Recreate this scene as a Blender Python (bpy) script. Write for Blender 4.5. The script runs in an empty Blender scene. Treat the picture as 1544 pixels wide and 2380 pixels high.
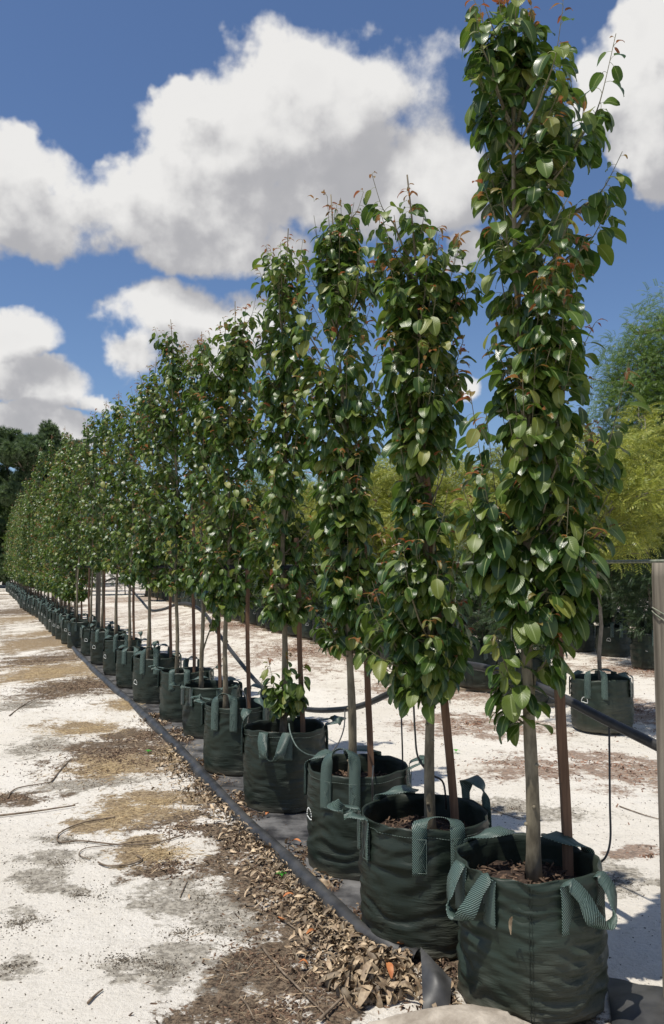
import bpy, math, random
import numpy as np
from mathutils import Vector, Matrix, Euler, noise as mn

random.seed(7); np.random.seed(7)
sc = bpy.context.scene
col = sc.collection
R = math.radians

# ------------------------------------------------------------------ camera
EYE = 1.5; FPX = 1925.0; CX, CY = 772.0, 1190.0; HOR = 1316.0
PITCH = math.atan((HOR - CY) / FPX)
cam = bpy.data.cameras.new('camera'); camo = bpy.data.objects.new('camera', cam); col.objects.link(camo)
camo.location = (0, 0, EYE); camo.rotation_euler = (math.pi/2 + PITCH, 0, 0)
cam.sensor_fit = 'VERTICAL'; cam.angle = 2 * math.atan(1190 / FPX)
cam.clip_end = 3000; cam.clip_start = 0.05
sc.camera = camo

# ------------------------------------------------------------------ sun, sky, exposure
SUN_TO = Vector((-0.80, -0.60, 0)).normalized() * math.cos(R(70)) + Vector((0, 0, math.sin(R(70))))
sun = bpy.data.lights.new('sun', 'SUN'); suno = bpy.data.objects.new('sun', sun); col.objects.link(suno)
sun.energy = 4.6; sun.angle = R(0.53); sun.color = (1.0, 0.95, 0.86)
suno.rotation_euler = (-SUN_TO).to_track_quat('-Z', 'Y').to_euler(); suno.location = (-4, -3, 12)
vs = sc.view_settings
vs.view_transform = 'Standard'; vs.look = 'None'; vs.exposure = 0.0; vs.gamma = 1.0; vs.use_curve_mapping = False

def pxdir(px, py):
    x = (px - CX) / FPX; z = (CY - py) / FPX
    c, s = math.cos(PITCH), math.sin(PITCH)
    return Vector((x, c - z * s, s + z * c))
def ground(px, py, h=0.0):
    d = pxdir(px, py); t = (h - EYE) / d.z
    return Vector((d.x * t, d.y * t, h))
def depth(px, py, Y):
    d = pxdir(px, py); t = Y / d.y
    return Vector((d.x * t, Y, EYE + d.z * t))

class N:                                            # small node-tree helper
    def __init__(s, nt): s.nt = nt; s.n = nt.nodes; s.l = nt.links
    def add(s, t, **k):
        n = s.n.new(t)
        for a, b in k.items(): setattr(n, a, b)
        return n
    def put(s, sock, v):
        if isinstance(v, bpy.types.NodeSocket): s.l.new(v, sock)
        elif v is not None: sock.default_value = v
    def math(s, op, a, b=None, c=None, clamp=False):
        n = s.add('ShaderNodeMath', operation=op, use_clamp=clamp)
        for i, v in enumerate((a, b, c)): s.put(n.inputs[i], v)
        return n.outputs[0]
    def vmath(s, op, a, b=None, sc_=None):
        n = s.add('ShaderNodeVectorMath', operation=op)
        s.put(n.inputs[0], a)
        if b is not None: s.put(n.inputs[1], b)
        if sc_ is not None: s.put(n.inputs['Scale'], sc_)
        return n.outputs['Value'] if op in ('DOT_PRODUCT', 'LENGTH') else n.outputs[0]
    def noise(s, vec, scale, detail=4, rough=.55, dist=0.0, out='Fac'):
        n = s.add('ShaderNodeTexNoise'); s.put(n.inputs['Vector'], vec)
        n.inputs['Scale'].default_value = scale; n.inputs['Detail'].default_value = detail
        n.inputs['Roughness'].default_value = rough; n.inputs['Distortion'].default_value = dist
        return n.outputs[out]
    def step(s, v, a, b, t0=0.0, t1=1.0):
        n = s.add('ShaderNodeMapRange', interpolation_type='SMOOTHSTEP'); s.put(n.inputs['Value'], v)
        s.put(n.inputs['From Min'], a); s.put(n.inputs['From Max'], b)
        s.put(n.inputs['To Min'], t0); s.put(n.inputs['To Max'], t1)
        return n.outputs[0]
    def mix(s, f, a, b, blend='MIX'):
        n = s.add('ShaderNodeMix', data_type='RGBA', blend_type=blend)
        s.put(n.inputs[0], f)
        for i, v in ((6, a), (7, b)):
            if isinstance(v, tuple): v = v if len(v) == 4 else (*v, 1)
            s.put(n.inputs[i], v)
        return n.outputs[2]
    def ramp(s, f, stops):
        n = s.add('ShaderNodeValToRGB'); s.put(n.inputs[0], f); e = n.color_ramp.elements
        while len(e) < len(stops): e.new(0.5)
        for i, (p, c) in enumerate(stops): e[i].position = p; e[i].color = (*c, 1)
        return n.outputs[0]
    def bump(s, h, strength=.3, dist=.01, nrm=None):
        n = s.add('ShaderNodeBump'); s.put(n.inputs['Height'], h); n.inputs['Strength'].default_value = strength
        n.inputs['Distance'].default_value = dist
        if nrm is not None: s.put(n.inputs['Normal'], nrm)
        return n.outputs[0]

world = bpy.data.worlds.new('World'); sc.world = world; world.use_nodes = True
wn = N(world.node_tree); wn.n.clear()
sky = wn.add('ShaderNodeTexSky', sky_type='NISHITA'); sky.sun_disc = False
sky.sun_elevation = R(70); sky.sun_rotation = math.atan2(SUN_TO.x, SUN_TO.y)
sky.altitude = 0; sky.air_density = 1.0; sky.dust_density = 0.6; sky.ozone_density = 2.5
gen = wn.add('ShaderNodeTexCoord').outputs['Generated']

def cloud_blobs():
    # cumulus groups of the sky: azimuth / elevation centres and radii (from the photograph, then on around the sky)
    P = [(770, 330, 300, 215), (560, 400, 260, 170), (960, 410, 165, 105), (250, 470, 260, 100), (40, 430, 130, 95),
         (90, 530, 160, 80), (480, 570, 230, 85), (700, 180, 130, 80), (620, 600, 150, 60), (455, 215, 110, 55),
         (430, 760, 200, 95), (560, 730, 110, 70), (300, 840, 110, 60), (30, 780, 110, 62), (70, 890, 150, 52),
         (70, 985, 190, 40), (150, 1000, 150, 30), (210, 930, 70, 24), (1530, 170, 150, 150), (1505, 330, 80, 115), (1640, 240, 160, 150),
         (880, 270, 190, 150), (620, 300, 220, 170), (1000, 470, 130, 80), (330, 430, 200, 80), (1090, 915, 48, 34), (1085, 560, 60, 50), (1500, 40, 36, 60), (760, 480, 330, 100)]
    out = []
    for px, py, rx, ry in P:
        d = pxdir(px, py); az = math.atan2(d.x, d.y); el = math.atan2(d.z, math.hypot(d.x, d.y))
        out.append((az, el, rx / FPX * 1.0 / max(.75, 1), ry / FPX))
    rnd = random.Random(3)
    for i in range(12):                              # the same kind of scattered cumulus all round
        az = rnd.uniform(0.62, 2 * math.pi - 0.62); el = rnd.uniform(.06, .75)
        s = rnd.uniform(.9, 1.9)
        out.append((az if az < math.pi else az - 2 * math.pi, el, .16 * s / max(.4, math.cos(el)), .075 * s))
    return out

grp = bpy.data.node_groups.new('cloud_density', 'ShaderNodeTree')
grp.interface.new_socket('Vector', in_out='INPUT', socket_type='NodeSocketVector')
grp.interface.new_socket('Density', in_out='OUTPUT', socket_type='NodeSocketFloat')
g = N(grp); gi = g.add('NodeGroupInput'); go = g.add('NodeGroupOutput')
v0 = gi.outputs[0]
wrp = g.noise(v0, 7.0, 5, .6, 0, 'Color')
v1 = g.vmath('ADD', v0, g.vmath('SCALE', g.vmath('SUBTRACT', wrp, (.5, .5, .5)), None, .10))
sp = g.add('ShaderNodeSeparateXYZ'); g.put(sp.inputs[0], v1)
az = g.math('ARCTAN2', sp.outputs[0], sp.outputs[1])
el = g.math('ARCSINE', g.math('MINIMUM', g.math('MAXIMUM', sp.outputs[2], -1.0), 1.0))
acc = None
cmb = g.add('ShaderNodeCombineXYZ'); g.put(cmb.inputs[0], az); g.put(cmb.inputs[1], el)
for a0, e0, ra, re in cloud_blobs():
    q = g.vmath('MULTIPLY', g.vmath('SUBTRACT', cmb.outputs[0], (a0, e0, 0)), (1 / ra, 1 / re, 0))
    q = g.math('SUBTRACT', 1.0, g.vmath('DOT_PRODUCT', q, q))
    acc = q if acc is None else g.math('SMOOTH_MAX', acc, q, .25)
n1 = g.noise(v0, 9.0, 7, .50)
n2 = g.noise(v0, 28.0, 5, .5)
den = g.math('ADD', g.math('MULTIPLY', g.math('MAXIMUM', acc, -1.2), .50), g.math('MULTIPLY', g.math('SUBTRACT', n1, .5), 2.0))
den = g.math('ADD', den, g.math('MULTIPLY', g.math('SUBTRACT', n2, .5), .55))
den = g.math('ADD', den, .10)
g.l.new(den, go.inputs[0])

def cloud(vec):
    n = wn.add('ShaderNodeGroup'); n.node_tree = grp; wn.put(n.inputs[0], vec); return n.outputs[0]
d0 = cloud(gen)
d1 = cloud(wn.vmath('ADD', gen, (-0.022, 0.0, 0.042)))
cov = wn.step(d0, 0.0, 0.32)
lit = wn.math('SUBTRACT', d0, d1)                     # thins towards the sun = bright side
thick = wn.step(d0, .15, .95)
shade = wn.math('ADD', wn.math('MULTIPLY', wn.step(lit, -.40, .50), .75), wn.math('MULTIPLY', thick, -.14))
shade = wn.math('ADD', shade, .34, clamp=True)
ccol = wn.ramp(shade, [(0.0, (.40, .405, .43)), (.40, (.56, .555, .57)), (.75, (.83, .82, .81)), (1.0, (1.0, .985, .96))])
SKY_STR = 0.092
skyt = wn.mix(1.0, sky.outputs[0], (0.93, 1.03, 1.19), 'MULTIPLY')
bg1 = wn.add('ShaderNodeBackground'); wn.put(bg1.inputs[0], skyt); bg1.inputs[1].default_value = SKY_STR
bg2 = wn.add('ShaderNodeBackground'); wn.put(bg2.inputs[0], ccol); bg2.inputs[1].default_value = 0.86
mx = wn.add('ShaderNodeMixShader'); wn.put(mx.inputs[0], wn.math('MULTIPLY', cov, .97)); wn.l.new(bg1.outputs[0], mx.inputs[1]); wn.l.new(bg2.outputs[0], mx.inputs[2])
wo = wn.add('ShaderNodeOutputWorld'); wn.l.new(mx.outputs[0], wo.inputs[0])
world.cycles.sampling_method = 'MANUAL'; world.cycles.sample_map_resolution = 512
sc.cycles.max_bounces = 8; sc.cycles.transparent_max_bounces = 8
sc.cycles.use_denoising = True

# ------------------------------------------------------------------ materials
def mat(name):
    m = bpy.data.materials.new(name); m.use_nodes = True
    k = N(m.node_tree); b = k.n['Principled BSDF']
    return m, k, b
def rnd01(k):
    return k.math('FRACT', k.math('ADD', k.add('ShaderNodeObjectInfo').outputs['Random'], k.add('ShaderNodeNewGeometry').outputs['Random Per Island']))
def objc(k): return k.add('ShaderNodeTexCoord').outputs['Object']
def geop(k): return k.add('ShaderNodeNewGeometry').outputs['Position']

def leaf_mat(name, stops, rough=.3, rib=(.30, .36, .14), trans=.22, tcol=(.20, .34, .04), veins=True):
    m, k, b = mat(name)
    r = rnd01(k); c = k.ramp(r, stops)
    p = geop(k)
    c = k.mix(k.step(k.noise(p, 26, 3), .35, .75, 0, .45), c, k.mix(1.0, c, (.62, .70, .6), 'MULTIPLY'))
    if veins:
        uv = k.add('ShaderNodeUVMap').outputs[0]; s = k.add('ShaderNodeSeparateXYZ'); k.put(s.inputs[0], uv)
        au = k.math('ABSOLUTE', k.math('SUBTRACT', s.outputs[0], .5))
        c = k.mix(k.step(au, .018, .05, .8, 0), c, rib)
        side = k.math('SINE', k.math('MULTIPLY', k.math('SUBTRACT', s.outputs[1], k.math('MULTIPLY', au, .6)), 62.0))
        k.put(b.inputs['Normal'], k.bump(side, .12, .002))
    k.put(b.inputs['Base Color'], c)
    k.put(b.inputs['Roughness'], k.math('ADD', k.math('MULTIPLY', r, .18), rough - .08))
    b.inputs['Specular IOR Level'].default_value = .5
    t = k.add('ShaderNodeBsdfTranslucent'); k.put(t.inputs[0], k.mix(.6, c, tcol))
    ms = k.add('ShaderNodeMixShader'); ms.inputs[0].default_value = trans
    k.l.new(b.outputs[0], ms.inputs[1]); k.l.new(t.outputs[0], ms.inputs[2])
    k.l.new(ms.outputs[0], k.n['Material Output'].inputs[0])
    return m
M = {}
M['leaf'] = leaf_mat('pear_leaf', [(0, (.018, .046, .011)), (.38, (.042, .088, .016)), (.70, (.095, .150, .022)), (.90, (.16, .20, .032)), (1, (.24, .23, .05))], .36, trans=.28)
M['young'] = leaf_mat('pear_leaf_young', [(0, (.22, .045, .025)), (.35, (.24, .11, .035)), (.7, (.20, .16, .045)), (1, (.11, .15, .03))], .34, (.35, .25, .14), .3, (.5, .16, .05))
M['yel'] = leaf_mat('feathery_leaf_yellow', [(0, (.12, .165, .03)), (.5, (.25, .28, .05)), (1, (.42, .41, .09))], .5, veins=False, trans=.3, tcol=(.45, .48, .05))
M['grn'] = leaf_mat('feathery_leaf_green', [(0, (.06, .115, .024)), (.6, (.115, .185, .04)), (1, (.19, .26, .06))], .5, veins=False, trans=.3, tcol=(.25, .40, .05))
M['drk'] = leaf_mat('dark_evergreen_leaf', [(0, (.022, .045, .018)), (.6, (.038, .07, .026)), (1, (.06, .095, .035))], .5, veins=False, trans=.15, tcol=(.12, .2, .04))
M['evg'] = leaf_mat('hazy_evergreen_leaf', [(0, (.05, .085, .036)), (.6, (.085, .13, .055)), (1, (.12, .165, .075))], .5, veins=False, trans=.3, tcol=(.16, .25, .06))  # lighter version of the dark leaf: distance haze put into the colour
M['weed'] = leaf_mat('weed_leaf', [(0, (.05, .30, .03)), (1, (.09, .42, .05))], .4, veins=False)

def simple(name, c1, c2, scale, rough, bump=.3, bd=.004, stretch=(1, 1, 1), spec=.4, isl=0.0, detail=5):
    m, k, b = mat(name); v = objc(k)
    mp = k.add('ShaderNodeMapping'); k.put(mp.inputs[0], v); mp.inputs['Scale'].default_value = stretch
    n = k.noise(mp.outputs[0], scale, detail, .6)
    c = k.mix(k.step(n, .3, .7), c1, c2)
    if isl:
        c = k.mix(1.0, c, k.ramp(rnd01(k), [(0, (1 - isl,) * 3), (1, (1 + isl,) * 3)]), 'MULTIPLY')
    k.put(b.inputs['Base Color'], c); b.inputs['Roughness'].default_value = rough
    b.inputs['Specular IOR Level'].default_value = spec
    if bump: k.put(b.inputs['Normal'], k.bump(n, bump, bd))
    return m
M['twig'] = simple('pear_twig', (.10, .085, .045), (.19, .17, .10), 40, .6, .3, .002)
M['petiole'] = simple('leaf_stalk', (.16, .19, .06), (.24, .24, .09), 60, .5, 0)
M['bark'] = simple('pear_bark', (.085, .07, .045), (.24, .205, .14), 24, .75, .6, .005, (1, 1, .35))
M['bark2'] = simple('pale_trunk_bark', (.10, .085, .065), (.23, .20, .16), 18, .85, .6, .006, (1, 1, .4))
M['stake'] = simple('hardwood_stake', (.095, .050, .028), (.215, .125, .075), 30, .75, .35, .003, (1, 1, .06))
M['postw'] = simple('weathered_post_wood', (.10, .085, .066), (.28, .245, .20), 26, .85, .7, .006, (1, 1, .05))
M['tie'] = simple('black_rubber', (.012, .012, .013), (.02, .02, .02), 30, .6, .1)
M['pipe'] = simple('black_poly_pipe', (.016, .016, .016), (.045, .044, .043), 14, .45, .15, .003, spec=.5)
M['edging'] = simple('black_plastic_edging', (.018, .018, .018), (.065, .064, .062), 7, .5, .35, .006, spec=.5)
M['sheet'] = simple('black_plastic_sheet', (.025, .025, .028), (.20, .195, .19), 5, .30, .6, .02, spec=.5)
M['wire'] = simple('grey_green_wire', (.16, .18, .13), (.30, .31, .24), 60, .5, 0)
M['soil'] = simple('potting_soil', (.016, .010, .007), (.075, .045, .03), 60, .95, .9, .015)
M['chip'] = simple('mulch_chip', (.055, .034, .022), (.15, .095, .06), 30, .9, 0, isl=.6)
M['redchip'] = simple('red_mulch_chip', (.13, .066, .042), (.30, .18, .12), 30, .9, 0, isl=.6)
M['straw'] = simple('straw', (.25, .17, .085), (.46, .36, .21), 30, .8, 0, isl=.35)
M['dry'] = simple('dry_leaf', (.17, .115, .07), (.44, .34, .22), 30, .6, 0, isl=.65)
M['orange'] = simple('orange_dry_leaf', (.36, .11, .035), (.50, .22, .08), 25, .6, 0, isl=.3)
M['crumb'] = simple('soil_crumb', (.07, .058, .043), (.19, .16, .12), 30, .95, 0, isl=.6)
M['stick'] = simple('dry_stick', (.10, .072, .048), (.26, .20, .14), 30, .85, .4, .002)
M['board'] = simple('weathered_board', (.20, .155, .10), (.36, .29, .20), 12, .85, .4, .004, (.2, 1, 1))
M['rock'] = simple('pale_limestone', (.24, .20, .155), (.50, .44, .36), 9, .95, .9, .02, detail=10)
M['white'] = simple('white_print', (.62, .64, .60), (.75, .76, .73), 60, .6, 0)
M['thread'] = simple('pale_thread', (.07, .10, .085), (.15, .19, .165), 60, .7, 0)

def fabric():
    m, k, b = mat('green_woven_bag'); v = objc(k)
    n = k.noise(v, 6, 6, .6); dust = k.step(k.noise(v, 2.2, 5, .6), .42, .78)
    c = k.mix(n, (.0105, .0192, .0132), (.0225, .0325, .0230))
    c = k.mix(k.math('MULTIPLY', dust, .45), c, (.088, .082, .062))
    sp = k.add('ShaderNodeSeparateXYZ'); k.put(sp.inputs[0], v)
    low = k.math('MULTIPLY', k.step(k.math('ADD', sp.outputs[2], k.math('MULTIPLY', k.noise(v, 11, 4), .09)), .13, .03), .5)
    c = k.mix(low, c, (.12, .105, .08))               # splashed soil near the base
    c = k.mix(1.0, c, k.ramp(rnd01(k), [(0, (.85, .85, .85)), (1, (1.2, 1.2, 1.2))]), 'MULTIPLY')
    k.put(b.inputs['Base Color'], c); k.put(b.inputs['Roughness'], k.math('ADD', .40, k.math('MULTIPLY', n, .2)))
    b.inputs['Specular IOR Level'].default_value = .32
    mp = k.add('ShaderNodeMapping'); k.put(mp.inputs[0], v); mp.inputs['Scale'].default_value = (5, 5, 34)
    cre = k.noise(mp.outputs[0], 1.5, 4, .55)
    mp2 = k.add('ShaderNodeMapping'); k.put(mp2.inputs[0], v); mp2.inputs['Scale'].default_value = (1, 1, 1)
    weave = k.noise(mp2.outputs[0], 420, 2)
    cre = k.math('MULTIPLY', cre, k.step(k.noise(v, 3.2, 3), .38, .66, .12, 1.0))
    k.put(b.inputs['Normal'], k.bump(weave, .12, .001, k.bump(cre, .75, .02)))
    return m
M['fabric'] = fabric()
def webbing():
    m, k, b = mat('striped_webbing'); uv = k.add('ShaderNodeUVMap').outputs[0]
    s = k.add('ShaderNodeSeparateXYZ'); k.put(s.inputs[0], uv)
    u = k.math('ABSOLUTE', k.math('SUBTRACT', s.outputs[0], .5))
    w = k.math('SINE', k.math('MULTIPLY', k.math('ADD', k.math('MULTIPLY', s.outputs[0], 1.5), s.outputs[1]), 6.28 * 5.2))
    f = k.step(w, .35, .85)
    c = k.mix(f, (.012, .030, .022), (.19, .27, .235))
    k.put(b.inputs['Base Color'], c); b.inputs['Roughness'].default_value = .42
    k.put(b.inputs['Normal'], k.bump(w, .4, .002))
    return m
M['web'] = webbing()

def ground_mat():
    m, k, b = mat('sandy_ground'); p = geop(k)
    a = k.add('ShaderNodeAttribute', attribute_name='zone')
    s = k.add('ShaderNodeSeparateColor'); k.put(s.inputs[0], a.outputs['Color'])
    n_big = k.noise(p, .9, 6, .6); n_mid = k.noise(p, 6, 8, .65); n_fin = k.noise(p, 60, 6, .7); n_x = k.noise(p, 190, 3, .7)
    speck = k.noise(p, 34, 5, .75)
    sand = k.mix(k.step(n_big, .35, .7), (.78, .735, .66), (.69, .64, .555))
    sand = k.mix(k.step(n_fin, .35, .7, 0, .35), sand, (.55, .50, .42))
    mott = k.step(k.math('ADD', k.math('MULTIPLY', k.noise(p, 2.6, 7, .68), .6), k.math('MULTIPLY', speck, .4)), .53, .66)
    sand = k.mix(k.math('MULTIPLY', mott, .5), sand, (.30, .265, .21))
    def mask(ch, nz, lo=.30, hi=.62, amp=4.2):
        v = k.math('ADD', ch, k.math('MULTIPLY', k.math('SUBTRACT', nz, .5), amp))
        return k.math('MULTIPLY', k.step(v, lo + .12, hi + .18), k.step(ch, 0.02, .22))
    mixn = k.math('ADD', k.math('MULTIPLY', n_mid, .5), k.math('MULTIPLY', speck, .5))
    sp2 = k.noise(p, 48, 6, .8)
    grey = k.mix(k.step(speck, .40, .60), (.15, .13, .10), (.43, .39, .32))
    mul = k.mix(k.step(sp2, .36, .64), (.040, .030, .022), (.25, .185, .125))
    strw = k.mix(k.step(sp2, .36, .64), (.115, .08, .045), (.44, .335, .21))
    red = k.mix(k.step(sp2, .36, .64), (.085, .05, .034), (.36, .235, .16))
    c = k.mix(k.math('MULTIPLY', mask(a.outputs['Alpha'], k.math('ADD', k.math('MULTIPLY', n_mid, .45), k.math('MULTIPLY', k.noise(p, 22, 7, .78), .55)), .42, .72), .85), sand, grey)
    c = k.mix(k.math('MULTIPLY', mask(s.outputs[2], mixn, .42, .85), .85), c, red)
    c = k.mix(mask(s.outputs[0], mixn), c, mul)
    c = k.mix(mask(s.outputs[1], mixn), c, strw)
    fleck = k.math('MULTIPLY', k.step(k.noise(p, 26, 7, .82), .57, .64), k.step(k.noise(p, 1.5, 4, .6), .40, .60))
    c = k.mix(k.math('MULTIPLY', fleck, .6), c, (.17, .14, .105))
    crumbs = k.step(k.noise(p, 46, 2, .5), .70, .76)   # scattered dark crumbs everywhere
    c = k.mix(k.math('MULTIPLY', crumbs, .7), c, (.07, .055, .04))
    k.put(b.inputs['Base Color'], c); b.inputs['Roughness'].default_value = .95; b.inputs['Specular IOR Level'].default_value = .15
    h = k.math('ADD', k.math('MULTIPLY', n_mid, 1.2), k.math('ADD', k.math('MULTIPLY', n_fin, .35), k.math('MULTIPLY', n_x, .12)))
    k.put(b.inputs['Normal'], k.bump(h, .85, .04))
    return m
M['ground'] = ground_mat()

# ------------------------------------------------------------------ mesh helpers
def mesh_np(name, V, F, mats, uv=None, mi=None, smooth=True):
    """V (n,3); F list of index arrays (m,k); uv per-vertex (n,2)."""
    me = bpy.data.meshes.new(name)
    F = [f for f in F if len(f)]
    lv = np.concatenate([f.ravel() for f in F]).astype(np.int32)
    cnt = np.concatenate([np.full(len(f), f.shape[1]) for f in F]).astype(np.int32)
    st = np.concatenate([[0], np.cumsum(cnt)[:-1]]).astype(np.int32)
    me.vertices.add(len(V)); me.vertices.foreach_set('co', np.asarray(V, np.float32).ravel())
    me.loops.add(len(lv)); me.loops.foreach_set('vertex_index', lv)
    me.polygons.add(len(cnt)); me.polygons.foreach_set('loop_start', st)
    me.polygons.foreach_set('use_smooth', np.full(len(cnt), smooth))
    if mi is not None: me.polygons.foreach_set('material_index', np.concatenate(mi).astype(np.int32))
    if uv is not None:
        l = me.uv_layers.new(name='UVMap'); l.data.foreach_set('uv', np.asarray(uv, np.float32)[lv].ravel())
    for m in mats: me.materials.append(m)
    me.update(calc_edges=True); me.validate()
    return me
def link(name, me, parent=None, loc=None):
    o = bpy.data.objects.new(name, me); col.objects.link(o)
    if parent is not None: o.parent = parent
    if loc is not None: o.location = loc
    return o
def tag(o, label=None, cat=None, group=None, kind=None):
    if label: o['label'] = label
    if cat: o['category'] = cat
    if group: o['group'] = group
    if kind: o['kind'] = kind
    return o
def empty(name, loc, label, cat, group=None, rz=0):
    o = link(name, None, loc=loc); o.rotation_euler[2] = rz; o.empty_display_size = .1
    return tag(o, label, cat, group)
def copy_tree(o, parent=None):
    c = o.copy(); col.objects.link(c)
    if parent is not None: c.parent = parent
    for ch in KIDS.get(o.name, []): copy_kid(ch, c)
    return c
KIDS = {}
def copy_kid(ch, p):
    c = ch.copy(); col.objects.link(c); c.parent = p
    for g_ in KIDS.get(ch.name, []): copy_kid(g_, c)
def kid(name, me, parent, loc=None):
    o = link(name, me, parent, loc); KIDS.setdefault(parent.name, []).append(o); return o

class MB:
    """collects sweeps, boxes and tubes for ONE mesh"""
    def __init__(s): s.V = []; s.F3 = []; s.F4 = []; s.uv = []; s.m3 = []; s.m4 = []
    def add(s, V, quads=(), tris=(), uv=None, m=0):
        o = len(s.V); s.V += [tuple(v) for v in V]
        s.uv += [tuple(u) for u in uv] if uv is not None else [(0.5, 0)] * len(V)
        s.F4 += [tuple(i + o for i in f) for f in quads]; s.m4 += [m] * len(quads)
        s.F3 += [tuple(i + o for i in f) for f in tris]; s.m3 += [m] * len(tris)
    def tube(s, pts, rad, n=8, cap=True, m=0, sq=1.0, rot=0.0):
        pts = [Vector(p) for p in pts]; rad = rad if hasattr(rad, '__len__') else [rad] * len(pts)
        t0 = (pts[1] - pts[0]).normalized(); ref = Vector((0, 0, 1)) if abs(t0.z) < .9 else Vector((0, 1, 0))
        u = t0.cross(ref).normalized(); V = []; uv = []
        for i, p in enumerate(pts):
            t = (pts[min(i + 1, len(pts) - 1)] - pts[max(i - 1, 0)]).normalized()
            u = (u - t * u.dot(t)).normalized(); w = t.cross(u)
            for j in range(n):
                a = 2 * math.pi * j / n + rot
                V.append(p + (u * math.cos(a) + w * math.sin(a) * sq) * rad[i]); uv.append((j / n, i))
        Q = [(i * n + j, i * n + (j + 1) % n, (i + 1) * n + (j + 1) % n, (i + 1) * n + j) for i in range(len(pts) - 1) for j in range(n)]
        T = []
        if cap:
            V += [pts[0], pts[-1]]; uv += [(0, 0), (0, 0)]; a = len(V) - 2; L = (len(pts) - 1) * n
            T = [(a, (j + 1) % n, j) for j in range(n)] + [(a + 1, L + j, L + (j + 1) % n) for j in range(n)]
        s.add(V, Q, T, uv, m)
    def ribbon(s, pts, wid, width, th, m=0):
        """box-section strap; wid = width direction at every point"""
        V = []; uv = []; L = 0; n = len(pts)
        for i, p in enumerate(pts):
            t = (pts[min(i + 1, n - 1)] - pts[max(i - 1, 0)]).normalized()
            w = (wid[i] - t * wid[i].dot(t)).normalized(); nn = t.cross(w)
            if i: L += (p - pts[i - 1]).length
            hw = (width[i] if hasattr(width, '__len__') else width) / 2
            for a, b_ in ((-1, -1), (1, -1), (1, 1), (-1, 1)):
                V.append(p + w * hw * a + nn * th / 2 * b_); uv.append(((a + 1) / 2, L / .05))
        Q = [(i * 4 + j, i * 4 + (j + 1) % 4, i * 4 + 4 + (j + 1) % 4, i * 4 + 4 + j) for i in range(n - 1) for j in range(4)]
        Q += [(3, 2, 1, 0), (n * 4 - 4, n * 4 - 3, n * 4 - 2, n * 4 - 1)]
        s.add(V, Q, (), uv, m)
    def box(s, c, half, rot=None, m=0):
        c = Vector(c); V = []
        for z in (-1, 1):
            for x, y in ((-1, -1), (1, -1), (1, 1), (-1, 1)):
                v = Vector((x * half[0], y * half[1], z * half[2])); v = rot @ v if rot else v
                V.append(c + v)
        s.add(V, [(3, 2, 1, 0), (4, 5, 6, 7), (0, 1, 5, 4), (1, 2, 6, 5), (2, 3, 7, 6), (3, 0, 4, 7)], (), None, m)
    def mesh(s, name, mats, smooth=True):
        F = []; mi = []
        if s.F4: F.append(np.array(s.F4)); mi.append(np.array(s.m4))
        if s.F3: F.append(np.array(s.F3)); mi.append(np.array(s.m3))
        return mesh_np(name, np.array(s.V), F, mats, np.array(s.uv), mi, smooth)

def spline(pts, n=6):
    pts = [Vector(p) for p in pts]; out = []
    for i in range(len(pts) - 1):
        p0 = pts[max(i - 1, 0)]; p1 = pts[i]; p2 = pts[i + 1]; p3 = pts[min(i + 2, len(pts) - 1)]
        for k in range(n):
            t = k / n
            out.append(.5 * ((2 * p1) + (p2 - p0) * t + (2 * p0 - 5 * p1 + 4 * p2 - p3) * t * t + (3 * p1 - p0 - 3 * p2 + p3) * t ** 3))
    return out + [pts[-1]]

def instances(name, bases, idx, Ms, mats):
    """join many small copies (numpy): bases = list of (V, F4, F3, uv, m4, m3); Ms (n,4,4)"""
    Vs = []; F4 = []; F3 = []; UV = []; m4 = []; m3 = []; off = 0
    for b, (V, f4, f3, uv, a4, a3) in enumerate(bases):
        sel = Ms[idx == b]
        if not len(sel): continue
        P = np.einsum('nij,vj->nvi', sel[:, :3, :3], V) + sel[:, None, :3, 3]
        nv = len(V); o = off + np.arange(len(sel)) * nv
        Vs.append(P.reshape(-1, 3)); UV.append(np.tile(uv, (len(sel), 1)))
        if len(f4): F4.append((f4[None] + o[:, None, None]).reshape(-1, 4)); m4.append(np.tile(a4, len(sel)))
        if len(f3): F3.append((f3[None] + o[:, None, None]).reshape(-1, 3)); m3.append(np.tile(a3, len(sel)))
        off += nv * len(sel)
    F = []; mi = []
    if F4: F.append(np.concatenate(F4)); mi.append(np.concatenate(m4))
    if F3: F.append(np.concatenate(F3)); mi.append(np.concatenate(m3))
    return mesh_np(name, np.concatenate(Vs), F, mats, np.concatenate(UV), mi)
def base_of(mb):
    z4 = np.zeros((0, 4), int); z3 = np.zeros((0, 3), int)
    return (np.array(mb.V), np.array(mb.F4) if mb.F4 else z4, np.array(mb.F3) if mb.F3 else z3, np.array(mb.uv), np.array(mb.m4, int), np.array(mb.m3, int))

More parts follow.
